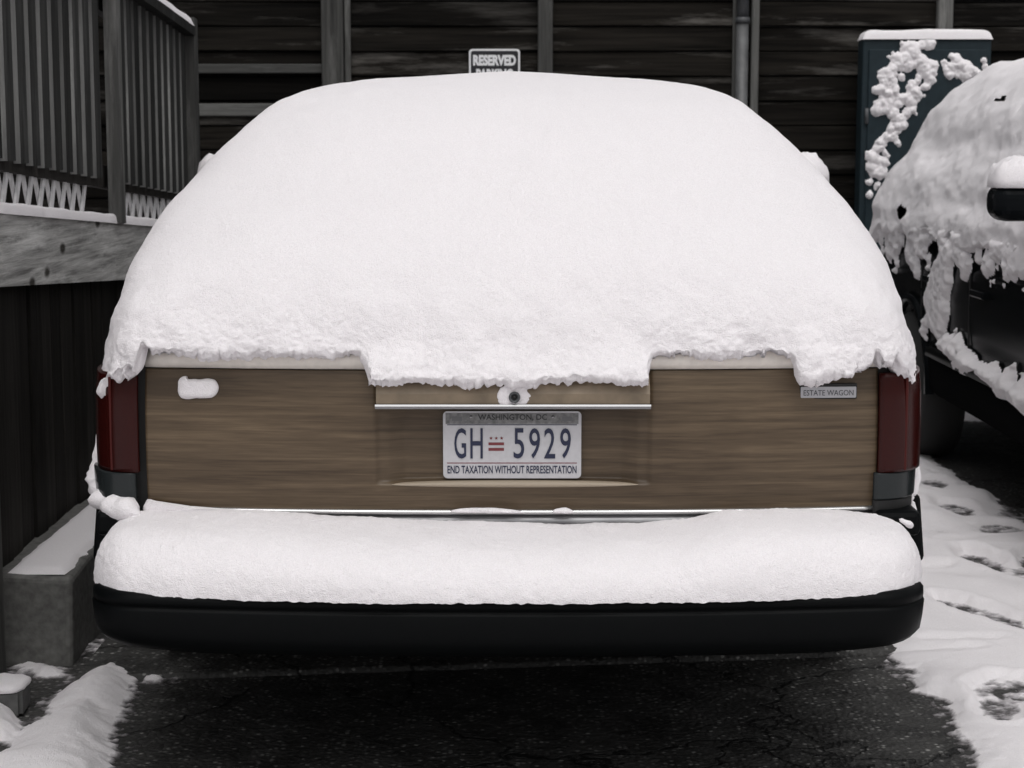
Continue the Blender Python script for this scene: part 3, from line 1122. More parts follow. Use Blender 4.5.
CLUMPS = [(928, 45, 6), (922, 45, 5), (913, 53, 8), (905, 58, 9), (898, 62, 8), (893, 68, 5), (908, 66, 8), (920, 60, 7), (925, 68, 8), (926, 75, 7), (931, 72, 5), (890, 76, 7), (884, 82, 6), (880, 88, 5), (893, 82, 6), (902, 78, 5), (912, 84, 6), (918, 80, 5),
                     (881, 104, 7), (886, 108, 7), (878, 110, 5), (890, 101, 5), (903, 98, 7), (910, 102, 6), (898, 104, 5), (918, 95, 6), (907, 113, 6), (900, 118, 6), (895, 112, 5), (912, 110, 5), (897, 126, 4), (890, 130, 5), (892, 137, 7), (886, 134, 3), (903, 124, 4),
                     (880, 142, 3), (879, 150, 4), (874, 158, 5), (880, 160, 6), (872, 168, 4), (878, 172, 6), (870, 182, 4), (884, 153, 3), (876, 186, 4), (869, 195, 4),
                     (955, 60, 5), (952, 67, 7), (960, 66, 6), (967, 70, 6), (974, 70, 4), (951, 76, 4), (984, 60, 3), (985, 67, 3), (957, 73, 6), (965, 76, 5), (978, 74, 4), (888, 94, 4), (915, 90, 5), (924, 86, 4), (896, 90, 4)]
CC = [(at(px, py, CBY - 0.014), rp * 10.5 / FPX * 1.25) for px, py, rp in CLUMPS]


def cab_h(A, B_):
    m = np.full(A.shape, -1.0)
    for c, r in CC:
        m = np.maximum(m, 1 - np.sqrt((A - c[0]) ** 2 + (B_ - c[2]) ** 2) / r)
    p = np.stack([A, B_, A * 0], -1)
    m = np.clip(m, -1, 0.7) + 0.50 * fbm(p, 19, 3, 301, 0.55) + 0.03
    return np.where(m > 0, 0.034 * np.clip(m, 0, 1) ** 0.7 + 0.003 * fbm(p, 50, 2, 302), m * 0.02)


relief_patch('clinging_snow', (0, CBY - 0.0135, 0), (1, 0, 0), (0, 0, 1), (0, -1, 0), np.arange(cx0 + 0.004, cx1 - 0.004, 0.0045), np.arange(cz1 - 1.0, cz1 - 0.005, 0.0045), cab_h, 'clumps of wet snow clinging to the front of the teal cabinet')

# ------------------------------------------------------------------ car bodies
def loft_body(name, ys, prof_fn, n=26, caps=True):
    """prof_fn(y) -> list of (x,z) from the lower sill (x>0) up over to the centre line; mirrored"""
    rows = []
    for y in ys:
        p = np.array(prof_fn(y), float)
        s = np.concatenate([[0], np.cumsum(np.linalg.norm(np.diff(p, axis=0), axis=1))])
        t = np.linspace(0, s[-1], n)
        h = np.stack([np.interp(t, s, p[:, 0]), np.interp(t, s, p[:, 1])], -1)
        full = np.concatenate([h, (h * np.array([-1, 1]))[::-1][1:]])
        rows.append(np.column_stack([full[:, 0], np.full(len(full), y), full[:, 1]]))
    P = np.array(rows)
    me = grid_mesh(name, P)
    if caps:
        bm = bmesh.new()
        bm.from_mesh(me)
        bm.verts.ensure_lookup_table()
        C = P.shape[1]
        bm.faces.new([bm.verts[i] for i in range(C)])
        bm.faces.new([bm.verts[(len(ys) - 1) * C + i] for i in range(C)][::-1])
        bmesh.ops.recalc_face_normals(bm, faces=bm.faces)
        bm.to_mesh(me)
        bm.free()
    return me


def wheel(parent, x, y, z, r, w, side):
    """tyre, rim; side = +1 right, -1 left"""
    t = obj('wheel', lathe('wheel', [(r * .62, -w / 2), (r * .93, -w / 2), (r, -w * .36), (r, w * .36), (r * .93, w / 2), (r * .62, w / 2), (r * .60, 0), (r * .62, -w / 2)], 40, 'X'), M_TYRE, parent, loc=(x, y, z))
    prof = [(r * .615, -w * .42), (r * .615, w * .44), (r * .55, w * .40), (r * .5, w * .2), (r * .2, w * .3), (r * .12, w * .36), (0, w * .36)]
    if side < 0:
        prof = [(a, -b) for a, b in prof]
    obj('rim', lathe('rim', prof, 40, 'X'), M_RIM, t)


# ---- wagon
wagon = thing('station_wagon', 'old station wagon with wood-grain tailgate buried under thick snow', 'car', (0, 0, 0))
WX = -0.008


def corner_w(y):
    """half width of the wagon's body at depth y (rounded rear corners)"""
    if y < 0.20:
        t = min(max((0.20 - y) / 0.17, 0), 1)
        return 0.817 + 0.108 * (1 - t ** 2.4) ** (1 / 2.4)
    return 0.925 + 0.065 * min((y - 0.20) / 1.2, 1) if y < 4.3 else 0.99 - 0.10 * ((y - 4.3) / 1.1) ** 2


AX1, AX2, WR = 1.28, 4.22, 0.345


def bottom_z(y, z0, axles, R):
    z = z0
    for a in axles:
        if abs(y - a) < R:
            z = max(z, 0.33 + math.sqrt(R * R - (y - a) ** 2))
    return z


def wag_prof(y):
    w = corner_w(y) - 0.008
    zb = bottom_z(y, 0.30 + 0.16 * float(np.clip((0.85 - y) / 0.4, 0, 1)), (AX1, AX2), 0.41)
    belt = 0.985 - 0.02 * max(0, (y - 3.6)) ** 1.3
    return [(w - 0.05, zb), (w - 0.012, zb + 0.06 * (0.9 - zb)), (w + 0.006, 0.75), (w, 0.80), (w - 0.01, belt - 0.06), (w - 0.05, belt - 0.005), (w - 0.12, belt), (0, belt + 0.02)]


ysb = sorted(set([0.102, 0.12, 0.14, 0.16, 0.18, 0.2, 0.3, 0.5, 0.7, 1.75, 2.2, 2.8, 3.4, 3.75, 4.7, 4.9, 5.1, 5.25, 5.35, 5.4] + [AX1 + d for d in np.linspace(-.42, .42, 17)] + [AX2 + d for d in np.linspace(-.42, .42, 17)]))
obj('body', loft_body('body', ysb, wag_prof), M_PAINT, wagon, loc=(WX, 0, 0))


def cabin_prof(zr_, wtop, wbot, zb):
    return [(wbot, zb), (wbot - 0.02, zb + 0.05), (wtop + 0.06, zr_ - 0.12), (wtop, zr_ - 0.05), (wtop - 0.10, zr_ - 0.01), (0, zr_ + 0.015)]


def wag_cabin(y):
    zr_ = float(np.interp(y, [0.05, 0.2, 0.45, 0.75, 1.2, 2.6, 3.0, 3.7], [1.01, 1.15, 1.33, 1.46, 1.50, 1.50, 1.44, 1.02]))
    k = (zr_ - 0.99) / 0.51
    return cabin_prof(zr_, 0.80 - 0.26 * k, 0.86, 0.985) if zr_ > 1.2 else [(0.80, 0.985), (0.79, 0.99 + (zr_ - .99) * .5), (0.76, zr_ - 0.005), (0.7, zr_), (0.5, zr_ + .003), (0, zr_ + .005)]


obj('cabin', loft_body('cabin', [0.05, 0.12, 0.2, 0.3, 0.45, 0.6, 0.75, 1.0, 1.2, 1.8, 2.4, 2.7, 3.0, 3.35, 3.7], wag_cabin), M_PAINT, wagon, loc=(WX, 0, 0))
# side glass and windscreen, mostly under snow
def quad_panel(name, pts, mt, par, t=0.004, loc=(0, 0, 0)):
    p = [Vector(q) for q in pts]
    n = (p[1] - p[0]).cross(p[2] - p[0]).normalized() * t
    v = [q - n * .5 for q in p] + [q + n * .5 for q in p]
    k = len(p)
    f = [tuple(range(k))[::-1], tuple(range(k, 2 * k))] + [(i, (i + 1) % k, (i + 1) % k + k, i + k) for i in range(k)]
    return obj(name, fix(mesh(name, v, f, False)), mt, par, loc=loc)
for s in (-1, 1):
    for (ya, yb) in ((0.85, 1.75), (1.82, 2.45), (2.52, 3.1)):
        quad_panel('side_window', [(s * 0.858, ya, 1.04), (s * 0.858, yb, 1.04), (s * 0.648, yb - (0.25 if yb > 3 else 0), 1.35), (s * 0.648, ya, 1.35)], M_GLASS, wagon, loc=(WX, 0, 0))
    wheel(wagon, WX + s * 0.885, AX1, 0.345, 0.345, 0.2, s)
    wheel(wagon, WX + s * 0.885, AX2, 0.345, 0.345, 0.2, s)
    # wood panel along the flank
    rows = []
    for y in np.linspace(0.30, 3.9, 60):
        z0 = bottom_z(y, 0.42, (AX1,), 0.44) + 0.02
        z1 = 0.88
        z0 = min(z0, 0.86)
        rows.append([(s * (corner_w(y) + 0.003 - 0.02 * abs(z - .72) / .3), y, z) for z in np.linspace(z0, z1, 8)])
    obj('side_panel', fix(grid_mesh('side_panel', np.array(rows))), M_VINYL, wagon, loc=(WX, 0, 0))
    # door mirror
    tip = at(826 if s > 0 else 199, 170, 3.2)
    mx_ = WX + s * 1.0
    tx = tip[0] - 0.0
    hz0, hz1 = at(826, 193, 3.2)[2], at(826, 180, 3.2)[2]
    m = box('door_mirror', -0.11, 0.11, -0.05, 0.06, hz0, hz1, 0.022, 3)
    o = obj('door_mirror', m, M_PAINT, wagon, loc=(tx - s * 0.11, 3.2, 0))
    m = box('mirror_stalk', -0.5, 0.5, -0.025, 0.025, -0.014, 0.014, 0)
    xi_ = WX + s * 0.93 - (tx - s * 0.11)                       # foot on the door shoulder, relative to the housing
    for v in m.vertices:
        k = v.co.x + 0.5 if s < 0 else 0.5 - v.co.x
        v.co.x = -s * 0.05 * (1 - k) + xi_ * k
        v.co.z += (hz0 + 0.012) * (1 - k) + 0.955 * k
        v.co.y += 0.02
    obj('mirror_stalk', fix(m), M_PAINT, o)
    mc = (tx - s * 0.150, 3.2, hz1 - 0.006)
    P = []
    for k in range(20):
        t = 2 * math.pi * k / 20
        c_, s_ = math.cos(t), math.sin(t)
        P.append((mc[0] + 0.155 * math.copysign(abs(c_) ** .4, c_), mc[1] + 0.085 * math.copysign(abs(s_) ** .5, s_), mc[2] - 0.004))
    obj('mirror_snow', blob('mirror_snow', P, 0.115, 0.004, sub=3, seed=90 + s), M_SNOW, label='thick snow cap on the wagon mirror at the %s' % ('right' if s > 0 else 'left'), cat='snow')
quad_panel('windscreen', [(-0.62, 3.55, 1.10), (0.62, 3.55, 1.10), (0.5, 3.05, 1.40), (-0.5, 3.05, 1.40)], M_GLASS, wagon, loc=(WX, 0.04, 0.015))
quad_panel('rear_window', [(-0.62, 0.18, 1.155), (0.62, 0.18, 1.155), (0.52, 0.62, 1.44), (-0.52, 0.62, 1.44)], M_GLASS, wagon, loc=(WX, -0.012, 0.012))
obj('grille', box('grille', -0.45, 0.45, 5.4, 5.43, 0.55, 0.78, 0.01), M_CHROME, wagon, loc=(WX, 0.0005, 0))
for s in (-1, 1):
    obj('headlight', box('headlight', -0.14, 0.14, 5.4, 5.44, 0.6, 0.77, 0.015), M_CLEAR, wagon, loc=(WX + s * .66, 0.0005, 0))
obj('front_bumper', box('front_bumper', -0.9, 0.9, 5.42, 5.6, 0.36, 0.53, 0.04, 3), M_BUMP, wagon, loc=(WX, 0, 0))

# tailgate panel with plate recess
TZ0, TZ1 = at(512, 511, 0)[2], at(512, 371, 0)[2]
TXL, TXR = at(146, 440, 0.035)[0], at(877, 440, 0.035)[0]
RZB, RZT = at(512, 488, 0)[2], at(512, 404, 0)[2]
RXL, RXR = at(375, 440, 0)[0], at(652, 440, 0)[0]


def sstep(a, b, x):
    t = np.clip((x - a) / (b - a), 0, 1)
    return t * t * (3 - 2 * t)


def y_tail(X, Z):
    base = 0.045 * (X / 0.8) ** 2 * np.abs(X / 0.8) ** 0.6 - 0.014 * (1 - ((Z - 0.80) / 0.16) ** 2)
    side = sstep(RXL, RXL + 0.011, X) * (1 - sstep(RXR - 0.011, RXR, X))
    # the shelf below the plate: lens shaped, deepest in the middle
    u = np.clip(1 - ((X - (RXL + RXR) / 2) / 0.275) ** 2, 0, 1)
    zs = RZB + 0.006 + 0.004 * u
    rec = side * 0.030 * sstep(zs - 0.006 * 0, zs + 0.012 + 0.0 * u, Z)
    rec = rec * (0.35 + 0.65 * np.clip(u * 4, 0, 1))
    return base + rec


xs = np.linspace(TXL, TXR, 300)
zs = np.linspace(TZ0, TZ1, 120)
X, Z = np.meshgrid(xs, zs)
P = np.stack([X, y_tail(X, Z), Z], -1)
edge = []
tg = np.concatenate([np.stack([X[:1], y_tail(X[:1], Z[:1]) + 0.03, Z[:1]], -1), P, np.stack([X[-1:], y_tail(X[-1:], Z[-1:]) + 0.03, Z[-1:]], -1)])
tg = np.concatenate([tg[:, :1] + np.array([0, 0.03, 0]), tg, tg[:, -1:] + np.array([0, 0.03, 0])], 1)
tail = obj('tailgate', grid_mesh('tailgate', tg), M_VINYL, wagon)
# black surround in the gaps beside and behind the tailgate
obj('gap_seal', box('gap_seal', TXL - 0.03, TXR + 0.03, 0.058, 0.10, TZ0 - 0.06, TZ1 + 0.03, 0), M_BLACK, wagon)
# pale trim along the top edge
def bent_bar(name, x0, x1, z0, z1, off, th, mt, par, n=60, zb=0.0):
    xs = np.linspace(x0, x1, n)
    rows = []
    for x in xs:
        yb = float(0.045 * (abs(x) / 0.8) ** 2.6) + off
        r = min(th, z1 - z0) * 0.35
        rows.append([(x, yb + th, z0), (x, yb + r, z0), (x, yb, z0 + r), (x, yb, z1 - r), (x, yb + r, z1), (x, yb + th, z1)])
    P = np.array(rows)
    me = grid_mesh(name, P, wrap_u=True, smooth=False)
    bm = bmesh.new()
    bm.from_mesh(me)
    bm.verts.ensure_lookup_table()
    bm.faces.new([bm.verts[i] for i in range(6)])
    bm.faces.new([bm.verts[(n - 1) * 6 + i] for i in range(6)][::-1])
    bmesh.ops.recalc_face_normals(bm, faces=bm.faces)
    bm.to_mesh(me)
    bm.free()
    return obj(name, me, mt, par)


bent_bar('top_trim', TXL, TXR, TZ1 + 0.003, TZ1 + 0.05, -0.012, 0.04, M_CREAM, wagon)
bent_bar('chrome_strip', TXL, TXR, at(512, 514, 0)[2], at(512, 509, 0)[2], -0.014, 0.03, M_BRIGHT, wagon)
bent_bar('lower_trim', TXL, TXR, at(512, 530, 0)[2], at(512, 514, 0)[2] - 0.001, -0.004, 0.03, plain('grey_satin_trim', (0.46, 0.46, 0.47), 0.3, 0.7, var=0.5, bscale=8), wagon)
# handle moulding above the plate
HX0, HX1 = at(376, 405, -0.05)[0], at(650, 405, -0.05)[0]
hz = lambda py: at(512, py, -0.05)[2]
prof = [(0.0, hz(372)), (-0.022, hz(378)), (-0.042, hz(386)), (-0.050, hz(394)), (-0.050, hz(404)), (0.02, hz(404))]
handle = obj('tailgate_handle', fix(extrude_x('tailgate_handle', prof, HX0, HX1)), plain('pale_woodgrain_lip', (0.24, 0.185, 0.125), 0.5, var=0.35, bscale=25), wagon)
prof = [(-0.048, hz(403.6)), (-0.056, hz(404.2)), (-0.058, hz(406)), (-0.054, hz(408.8)), (-0.046, hz(409.4)), (0.01, hz(409)), (0.01, hz(403.8))]
obj('chrome_edge', fix(extrude_x('chrome_edge', prof, HX0 - 0.002, HX1 + 0.002)), M_CHROME, handle)
lk = at(514.5, 397, -0.051)
o = obj('lock', lathe('lock', [(0.0075, 0.004), (0.011, 0.004), (0.0125, -0.004), (0.012, -0.010), (0.0085, -0.011), (0.0075, -0.006), (0, -0.006)], 24, 'Y'), M_PIPED, handle, loc=lk)
obj('keyhole', lathe('keyhole', [(0, -0.005), (0.005, -0.005), (0.005, -0.0075), (0, -0.0075)], 16, 'Y'), M_BLACK, o)

# skylight on the shelf under the plate, put into a pale lens-shaped lip
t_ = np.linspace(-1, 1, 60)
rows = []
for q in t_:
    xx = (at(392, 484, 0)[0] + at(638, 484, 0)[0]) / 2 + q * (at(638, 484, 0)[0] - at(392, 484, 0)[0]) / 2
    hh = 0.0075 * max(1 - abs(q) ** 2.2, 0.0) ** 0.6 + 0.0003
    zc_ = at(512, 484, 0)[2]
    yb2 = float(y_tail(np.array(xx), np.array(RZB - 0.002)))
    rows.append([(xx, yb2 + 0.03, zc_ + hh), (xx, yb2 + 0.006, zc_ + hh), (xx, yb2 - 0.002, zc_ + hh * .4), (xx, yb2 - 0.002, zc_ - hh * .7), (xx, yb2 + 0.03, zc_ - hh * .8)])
obj('shelf_highlight', fix(grid_mesh('shelf_highlight', np.array(rows))), plain('shelf_highlight_tan', (0.34, 0.28, 0.21), 0.5), wagon)

# licence plate
pa, pb = at(443, 411, 0.005), at(581, 478, 0.005)
pwid, phei = pb[0] - pa[0], pa[2] - pb[2]
plate = obj('licence_plate', slab('licence_plate', rrect(pwid, phei, 0.010), 0.003), M_PLATE, wagon, loc=((pa[0] + pb[0]) / 2, 0.004, (pa[2] + pb[2]) / 2), label='white licence plate with dark blue characters and a red flag emblem')
PC = plate.location
def pl(px, py):
    q = at(px, py, 0.001)
    return q[0] - PC.x, q[2] - PC.z
def on_plate(name, s, x0, x1, y0, y1, mt, bold=0.0, t=0.001, space=1.0):
    a, b = pl(x0, y0), pl(x1, y1)
    obj(name, text_mesh(name, s, b[0] - a[0], a[1] - b[1], t, bold, space), mt, plate, loc=((a[0] + b[0]) / 2, -0.0032, (a[1] + b[1]) / 2))
def bar(name, x0, x1, y0, y1, mt, t=0.0006, par=None, off=-0.003):
    a, b = pl(x0, y0), pl(x1, y1)
    obj(name, box(name, a[0], b[0], off - t, off, b[1], a[1], 0), mt, plate)
bar('top_band', 445.5, 578.5, 413.0, 424.0, M_PGREY, 0.0003)
on_plate('lettering', 'WASHINGTON, DC', 478, 547, 414.2, 420.8, M_INK, 0.012)
PC_ = None
for (x, w) in ((457, 10), (567, 10)):
    bar('star_mark', x - w / 2, x + w / 2, 416.5, 421.0, plain('faded_mark', (0.13, 0.13, 0.135), 0.6), 0.0006)
for x in (471, 553):
    a = pl(x, 417)
    obj('screw', lathe('screw', [(0, 0), (0.004, 0), (0.0035, -0.002), (0, -0.0024)], 12, 'Y'), M_CHROME, plate, loc=(a[0], -0.0034, a[1]))
bar('rule', 447, 577, 424.4, 425.2, M_NAVY)
bar('rule', 447, 577, 462.6, 463.4, M_PRED)
for ch, x0, x1 in (('G', 454.3, 466.2), ('H', 470.3, 482.8), ('5', 513.6, 524.2), ('9', 529.2, 540), ('2', 544.2, 555.2), ('9', 560.2, 570.8)):
    on_plate('character', ch, x0, x1, 428.2, 458.4, M_NAVY, 0.006, 0.0016)
on_plate('motto', 'END TAXATION WITHOUT REPRESENTATION', 447.5, 576.5, 465.6, 473.4, M_NAVY, 0.012)
# emblem: three stars over two bars
for (y0, y1) in ((442.4, 445.2), (447.9, 450.8)):
    bar('flag_bar', 488.5, 504, y0, y1, M_PRED, 0.0009)
for x in (491, 496.3, 501.6):
    c = pl(x, 438.2)
    pts = []
    for k in range(10):
        a = math.pi / 2 + k * math.pi / 5
        r = 0.0040 if k % 2 == 0 else 0.0018
        pts.append((r * math.cos(a), r * math.sin(a)))
    obj('flag_star', slab('flag_star', pts, 0.001), M_PRED, plate, loc=(c[0], -0.0032, c[1]))

# badge
ba, bb = at(802, 388, -0.0), at(858, 399, -0.0)
yb_ = float(y_tail(np.array((ba[0] + bb[0]) / 2), np.array(0.9)))
badge = obj('badge', slab('badge', rrect(bb[0] - ba[0], ba[2] - bb[2], 0.002, 2), 0.005), M_BADGE, wagon, loc=((ba[0] + bb[0]) / 2, yb_ + 0.002, (ba[2] + bb[2]) / 2), label='silver badge with raised capital lettering')
badge.rotation_euler = (0, 0, 0.05)
obj('lettering', text_mesh('lettering', 'ESTATE WAGON', (bb[0] - ba[0]) * 0.9, (ba[2] - bb[2]) * 0.50, 0.0008, 0.0), M_PIPED, badge, loc=(0, -0.0051, -0.001))
obj('rim', box('rim', -(bb[0] - ba[0]) / 2 - 0.002, (bb[0] - ba[0]) / 2 + 0.002, -0.003, 0.002, -(ba[2] - bb[2]) / 2 - 0.003, (ba[2] - bb[2]) / 2 + 0.007, 0.001), M_BLACK, badge)

# tail lamps wrapping round the corners
def lamp_surface(name, s, z0, z1, mt, par, off=0.006, y1=0.30, zc=None):
    t = np.linspace(0, 1, 30)
    xs_, ys2 = [], []
    for q in t:
        if q < 0.7:
            a = q / 0.7 * math.pi / 2
            xs_.append(0.817 + 0.108 * math.sin(a) ** (2 / 2.4))
            ys2.append(0.20 - 0.17 * math.cos(a) ** (2 / 2.4))
        else:
            yy = 0.20 + (q - 0.7) / 0.3 * (y1 - 0.2)
            ys2.append(yy)
            xs_.append(corner_w(yy))
    C = np.stack([np.array(xs_), np.array(ys2)], -1)
    T = np.gradient(C, axis=0)
    Nn = np.stack([T[:, 1], -T[:, 0]], -1)
    Nn /= np.linalg.norm(Nn, axis=1, keepdims=True)
    rows = []
    nz = 24
    for k, z in enumerate(np.concatenate([[z0], np.linspace(z0, z1, nz), [z1]])):
        o = -0.012 if k in (0, nz + 1) else off
        v = (z - 0.60) / 0.42
        bow = 0.008 * (1 - (2 * v - 1) ** 2) - 0.02 * max(0, v - .75)
        q = C + Nn * (o + bow * (1 if o > 0 else 0.0))
        rows.append(np.column_stack([q[:, 0] * s, q[:, 1], np.full(len(q), z)]))
    P = np.array(rows)
    P = np.concatenate([P[:, :1] + np.array([0, 0.02, 0]), P, P[:, -1:] - np.array([s * 0.02, 0, 0])], 1)
    return obj(name, fix(grid_mesh(name, P)), mt, par, loc=(WX, 0, 0))


for s in (-1, 1):
    lamp = lamp_surface('tail_lamp', s, at(512, 470, 0.05)[2], at(512, 372, 0.05)[2], M_RED, wagon)
    lamp_surface('reversing_lens', s, at(512, 497, 0.05)[2], at(512, 471, 0.05)[2], M_CLEAR, lamp)
    lamp_surface('lamp_base', s, at(512, 531, 0.05)[2], at(512, 498, 0.05)[2], M_BLACK, lamp, off=0.002)
    # vertical dividers moulded into the lens
    for fy in (0.045,):
        xx = s * (corner_w(fy) + 0.007)
        obj('lens_rib', box('lens_rib', -0.003, 0.003, -0.004, 0.012, at(512, 470, 0.05)[2] + 0.003, at(512, 376, 0.05)[2], 0.001), M_RIB, lamp, loc=(xx, fy - 0.009, 0))


# rear bumper: profile swept round the plan curve
def bump_plan(n=120):
    t = np.linspace(-1, 1, n)
    xs_, ys2 = [], []
    for q in t:
        a = abs(q)
        if a < 0.80:
            x = a / 0.80 * 0.765
            y = -0.285 + 0.045 * (x / 0.765) ** 2.2
        else:
            pass
            f = (a - 0.80) / 0.20
            ang = min(f / 0.55, 1) * math.pi / 2
            x = 0.765 + 0.126 * math.sin(ang)
            y = -0.24 + 0.13 * (1 - math.cos(ang))
            if f > 0.55:
                y += (f - 0.55) / 0.45 * 0.66
                x += 0.03 * (f - 0.55) / 0.45
        xs_.append(math.copysign(x, q))
        ys2.append(y)
    return np.array(xs_), np.array(ys2)


bxs, bys = bump_plan()
Cc = np.stack([bxs, bys], -1)
T = np.gradient(Cc, axis=0)
Nn = np.stack([T[:, 1], -T[:, 0]], -1)
Nn /= np.linalg.norm(Nn, axis=1, keepdims=True)
ZB0, ZB1 = at(512, 658, -0.28)[2], at(512, 597, -0.28)[2]
HB = ZB1 - ZB0
prof = [(-0.16, 0.04), (-0.10, 0.0), (-0.05, -0.006), (-0.016, -0.001), (-0.004, 0.012), (0.0, 0.035), (0.003, HB * 0.68), (0.0, HB * 0.72), (-0.006, HB * 0.745), (0.001, HB * 0.77), (0.0, HB * 0.9), (-0.012, HB * 0.98), (-0.04, HB), (-0.16, HB + 0.012), (-0.25, HB + 0.012)]
rows = []
for i in range(len(bxs)):
    lift = 0.022 * np.clip((abs(bxs[i]) - 0.6) / 0.3, 0, 1) ** 2
    rows.append([(Cc[i, 0] + Nn[i, 0] * o, Cc[i, 1] + Nn[i, 1] * o, ZB0 + h + (lift if h < 0.05 else 0)) for o, h in prof])
P = np.array(rows)
P = np.clip(P, [-2, -1, 0], [2, 2, 2])
bumper = obj('rear_bumper', fix(grid_mesh('rear_bumper', P)), M_BUMP, wagon, loc=(WX, 0, 0))
obj('bumper_core', box('bumper_core', -0.78, 0.78, -0.14, 0.10, ZB0 + 0.03, ZB1 + 0.004, 0.01), M_BLACK, bumper)
obj('underbody', box('underbody', -0.72, 0.72, 0.7, 5.2, 0.34, 0.42, 0.02), M_BLACK, wagon, loc=(WX, 0, 0))
# bumper end caps that rise beside the lamps
for s in (-1, 1):
    z0, z1 = at(920, 534, 0.25)[2], at(920, 487, 0.25)[2]
    m = box('bumper_end', -0.020, 0.020, 0.16, 0.62, z0 - 0.05, z1, 0.016, 3)
    for v in m.vertices:
        if v.co.z > z1 - 0.03:
            v.co.x -= s * 0.012
    obj('bumper_end', m, M_BUMP, bumper, loc=(s * 0.940, 0, 0))
    xx = at(900, 500, 0.1)[0]
    obj('bumper_shelf', box('bumper_shelf', -0.050, 0.050, 0.0, 0.2, at(900, 527, 0.1)[2], at(900, 503, 0.1)[2], 0.012, 2), M_BUMP, bumper, loc=(s * 0.862, 0.0, 0))


# ------------------------------------------------------------------ snow on the wagon
def ring_snow(name, cx, zt, wt, y0t, rxt, ryt, y1t, zlow, ztop_, zb_fn, bulge_fn, seed, label, rows=210, amp=1.0, ncol=(60, 60, 440), lip=0.045, sub=True, ryf=0.5, fall=0.05, extra=None):
    """dome of stacked plan rings; every table is (z list, value list)"""
    ns, nc, nr = ncol
    zd = np.linspace(zt[0], zt[-1], 240)
    kn = max(3, int(0.05 / (zd[1] - zd[0])))

    def smooth(v):
        d = np.interp(zd, zt, v)
        e = np.concatenate([2 * d[0] - d[kn:0:-1], d, 2 * d[-1] - d[-2:-kn - 2:-1]])
        for _ in range(2):
            e = np.convolve(e, np.ones(kn) / kn, 'same')
        return e[kn:-kn]
    wt, y0t, rxt, ryt, y1t = [smooth(v) for v in (wt, y0t, rxt, ryt, y1t)]
    wt = np.maximum(wt, 0)
    wt[-1] = 0.0
    zt = zd
    W = lambda z: np.interp(z, zt, wt)
    Y0_ = lambda z: np.interp(z, zt, y0t)
    RX_ = lambda z: np.interp(z, zt, rxt)
    RY_ = lambda z: np.interp(z, zt, ryt)
    Y1_ = lambda z: np.interp(z, zt, y1t)
    # ring parameter: kind, position along
    kind, par = [], []
    for t in np.linspace(1, 0, ns, endpoint=False):
        kind.append(0); par.append(t ** 1.6)              # left side, front -> rear
    for t in np.linspace(0, 1, nc, endpoint=False):
        kind.append(1); par.append(t)
    for t in np.linspace(-1, 1, nr, endpoint=False):
        kind.append(2); par.append(t)
    for t in np.linspace(1, 0, nc, endpoint=False):
        kind.append(3); par.append(t)
    for t in np.linspace(0, 1, ns, endpoint=False):
        kind.append(4); par.append(t ** 1.6)
    for t in np.linspace(1, -1, 30):
        kind.append(5); par.append(t)
    kind = np.array(kind)
    par = np.array(par)

    def ring(z, inset=0.0):
        """z: array over columns -> (x, y)"""
        w = np.maximum(W(z) - inset, 0.0)
        y0 = Y0_(z) + inset
        y1 = Y1_(z) - inset
        rx = np.maximum(np.minimum(RX_(z), (w + inset) * 0.8), inset)
        ry = np.maximum(RY_(z) - inset, 0.02)
        x = np.zeros_like(z)
        y = np.zeros_like(z)
        ex = 2 / 2.3
        L = kind == 0
        x[L] = -w[L]
        yf = y1 - ryf
        y[L] = (y0 + ry)[L] + par[L] * (yf - y0 - ry)[L]
        L = kind == 1
        a = par[L] * math.pi / 2
        x[L] = -(w + inset - rx)[L] - (rx - inset)[L] * np.cos(a) ** ex
        y[L] = (y0 + ry)[L] - ry[L] * np.sin(a) ** ex
        L = kind == 2
        x[L] = par[L] * (w + inset - rx)[L]
        y[L] = y0[L]
        L = kind == 3
        a = par[L] * math.pi / 2
        x[L] = (w + inset - rx)[L] + (rx - inset)[L] * np.cos(a) ** ex
        y[L] = (y0 + ry)[L] - ry[L] * np.sin(a) ** ex
        L = kind == 4
        x[L] = w[L]
        y[L] = (y0 + ry)[L] + par[L] * (yf - y0 - ry)[L]
        L = kind == 5
        ang = par[L] * math.pi / 2
        x[L] = w[L] * np.sin(ang)
        y[L] = yf[L] + ryf * np.cos(ang)
        return x, y
    z0 = np.full(len(kind), zlow)
    zb = z0
    for _ in range(5):
        x, y = ring(zb)
        zb = 0.25 * zb + 0.75 * zb_fn(x, y, kind)
    zbs = np.convolve(np.concatenate([zb[-40:], zb, zb[:40]]), np.ones(41) / 41, 'same')[40:-40]
    bl = bulge_fn(x, y, kind)
    out = []
    v = np.linspace(0, 1, rows) ** 1.25
    for q in v:
        zz = q * (ztop_ - zlow)
        z = zlow + zz + (zb - zlow) * np.exp(-zz / fall)
        # soft rounded lower lip
        dz = z - zb
        ins = lip * 0.6 * np.clip(1 - dz / 0.022, 0, 1) ** 2
        x, y = ring(z, 0.0)
        xi, yi = ring(z, 0.03)
        x = x + (xi - x) * ins / 0.03
        y = y + (yi - y) * ins / 0.03
        y = y - bulge_fn(x, y, kind) * (1 - sstep(0.955, 1.045, z))
        out.append(np.stack([x, y, z], -1))
    P = np.array(out)
    # undersides
    x, y = ring(zb, lip * 1.1)
    low = np.stack([x, y - bulge_fn(x, y, kind) * 0.4, zb + 0.012], -1)
    P = np.concatenate([low[None], P])
    n = grid_normals(P, True)
    c = np.array([cx, 1.0, 1.0])
    sgn = np.sign(((P - c) * n).sum(-1).mean())
    n = n * sgn
    dzz = P[..., 2] - zb[None, :]
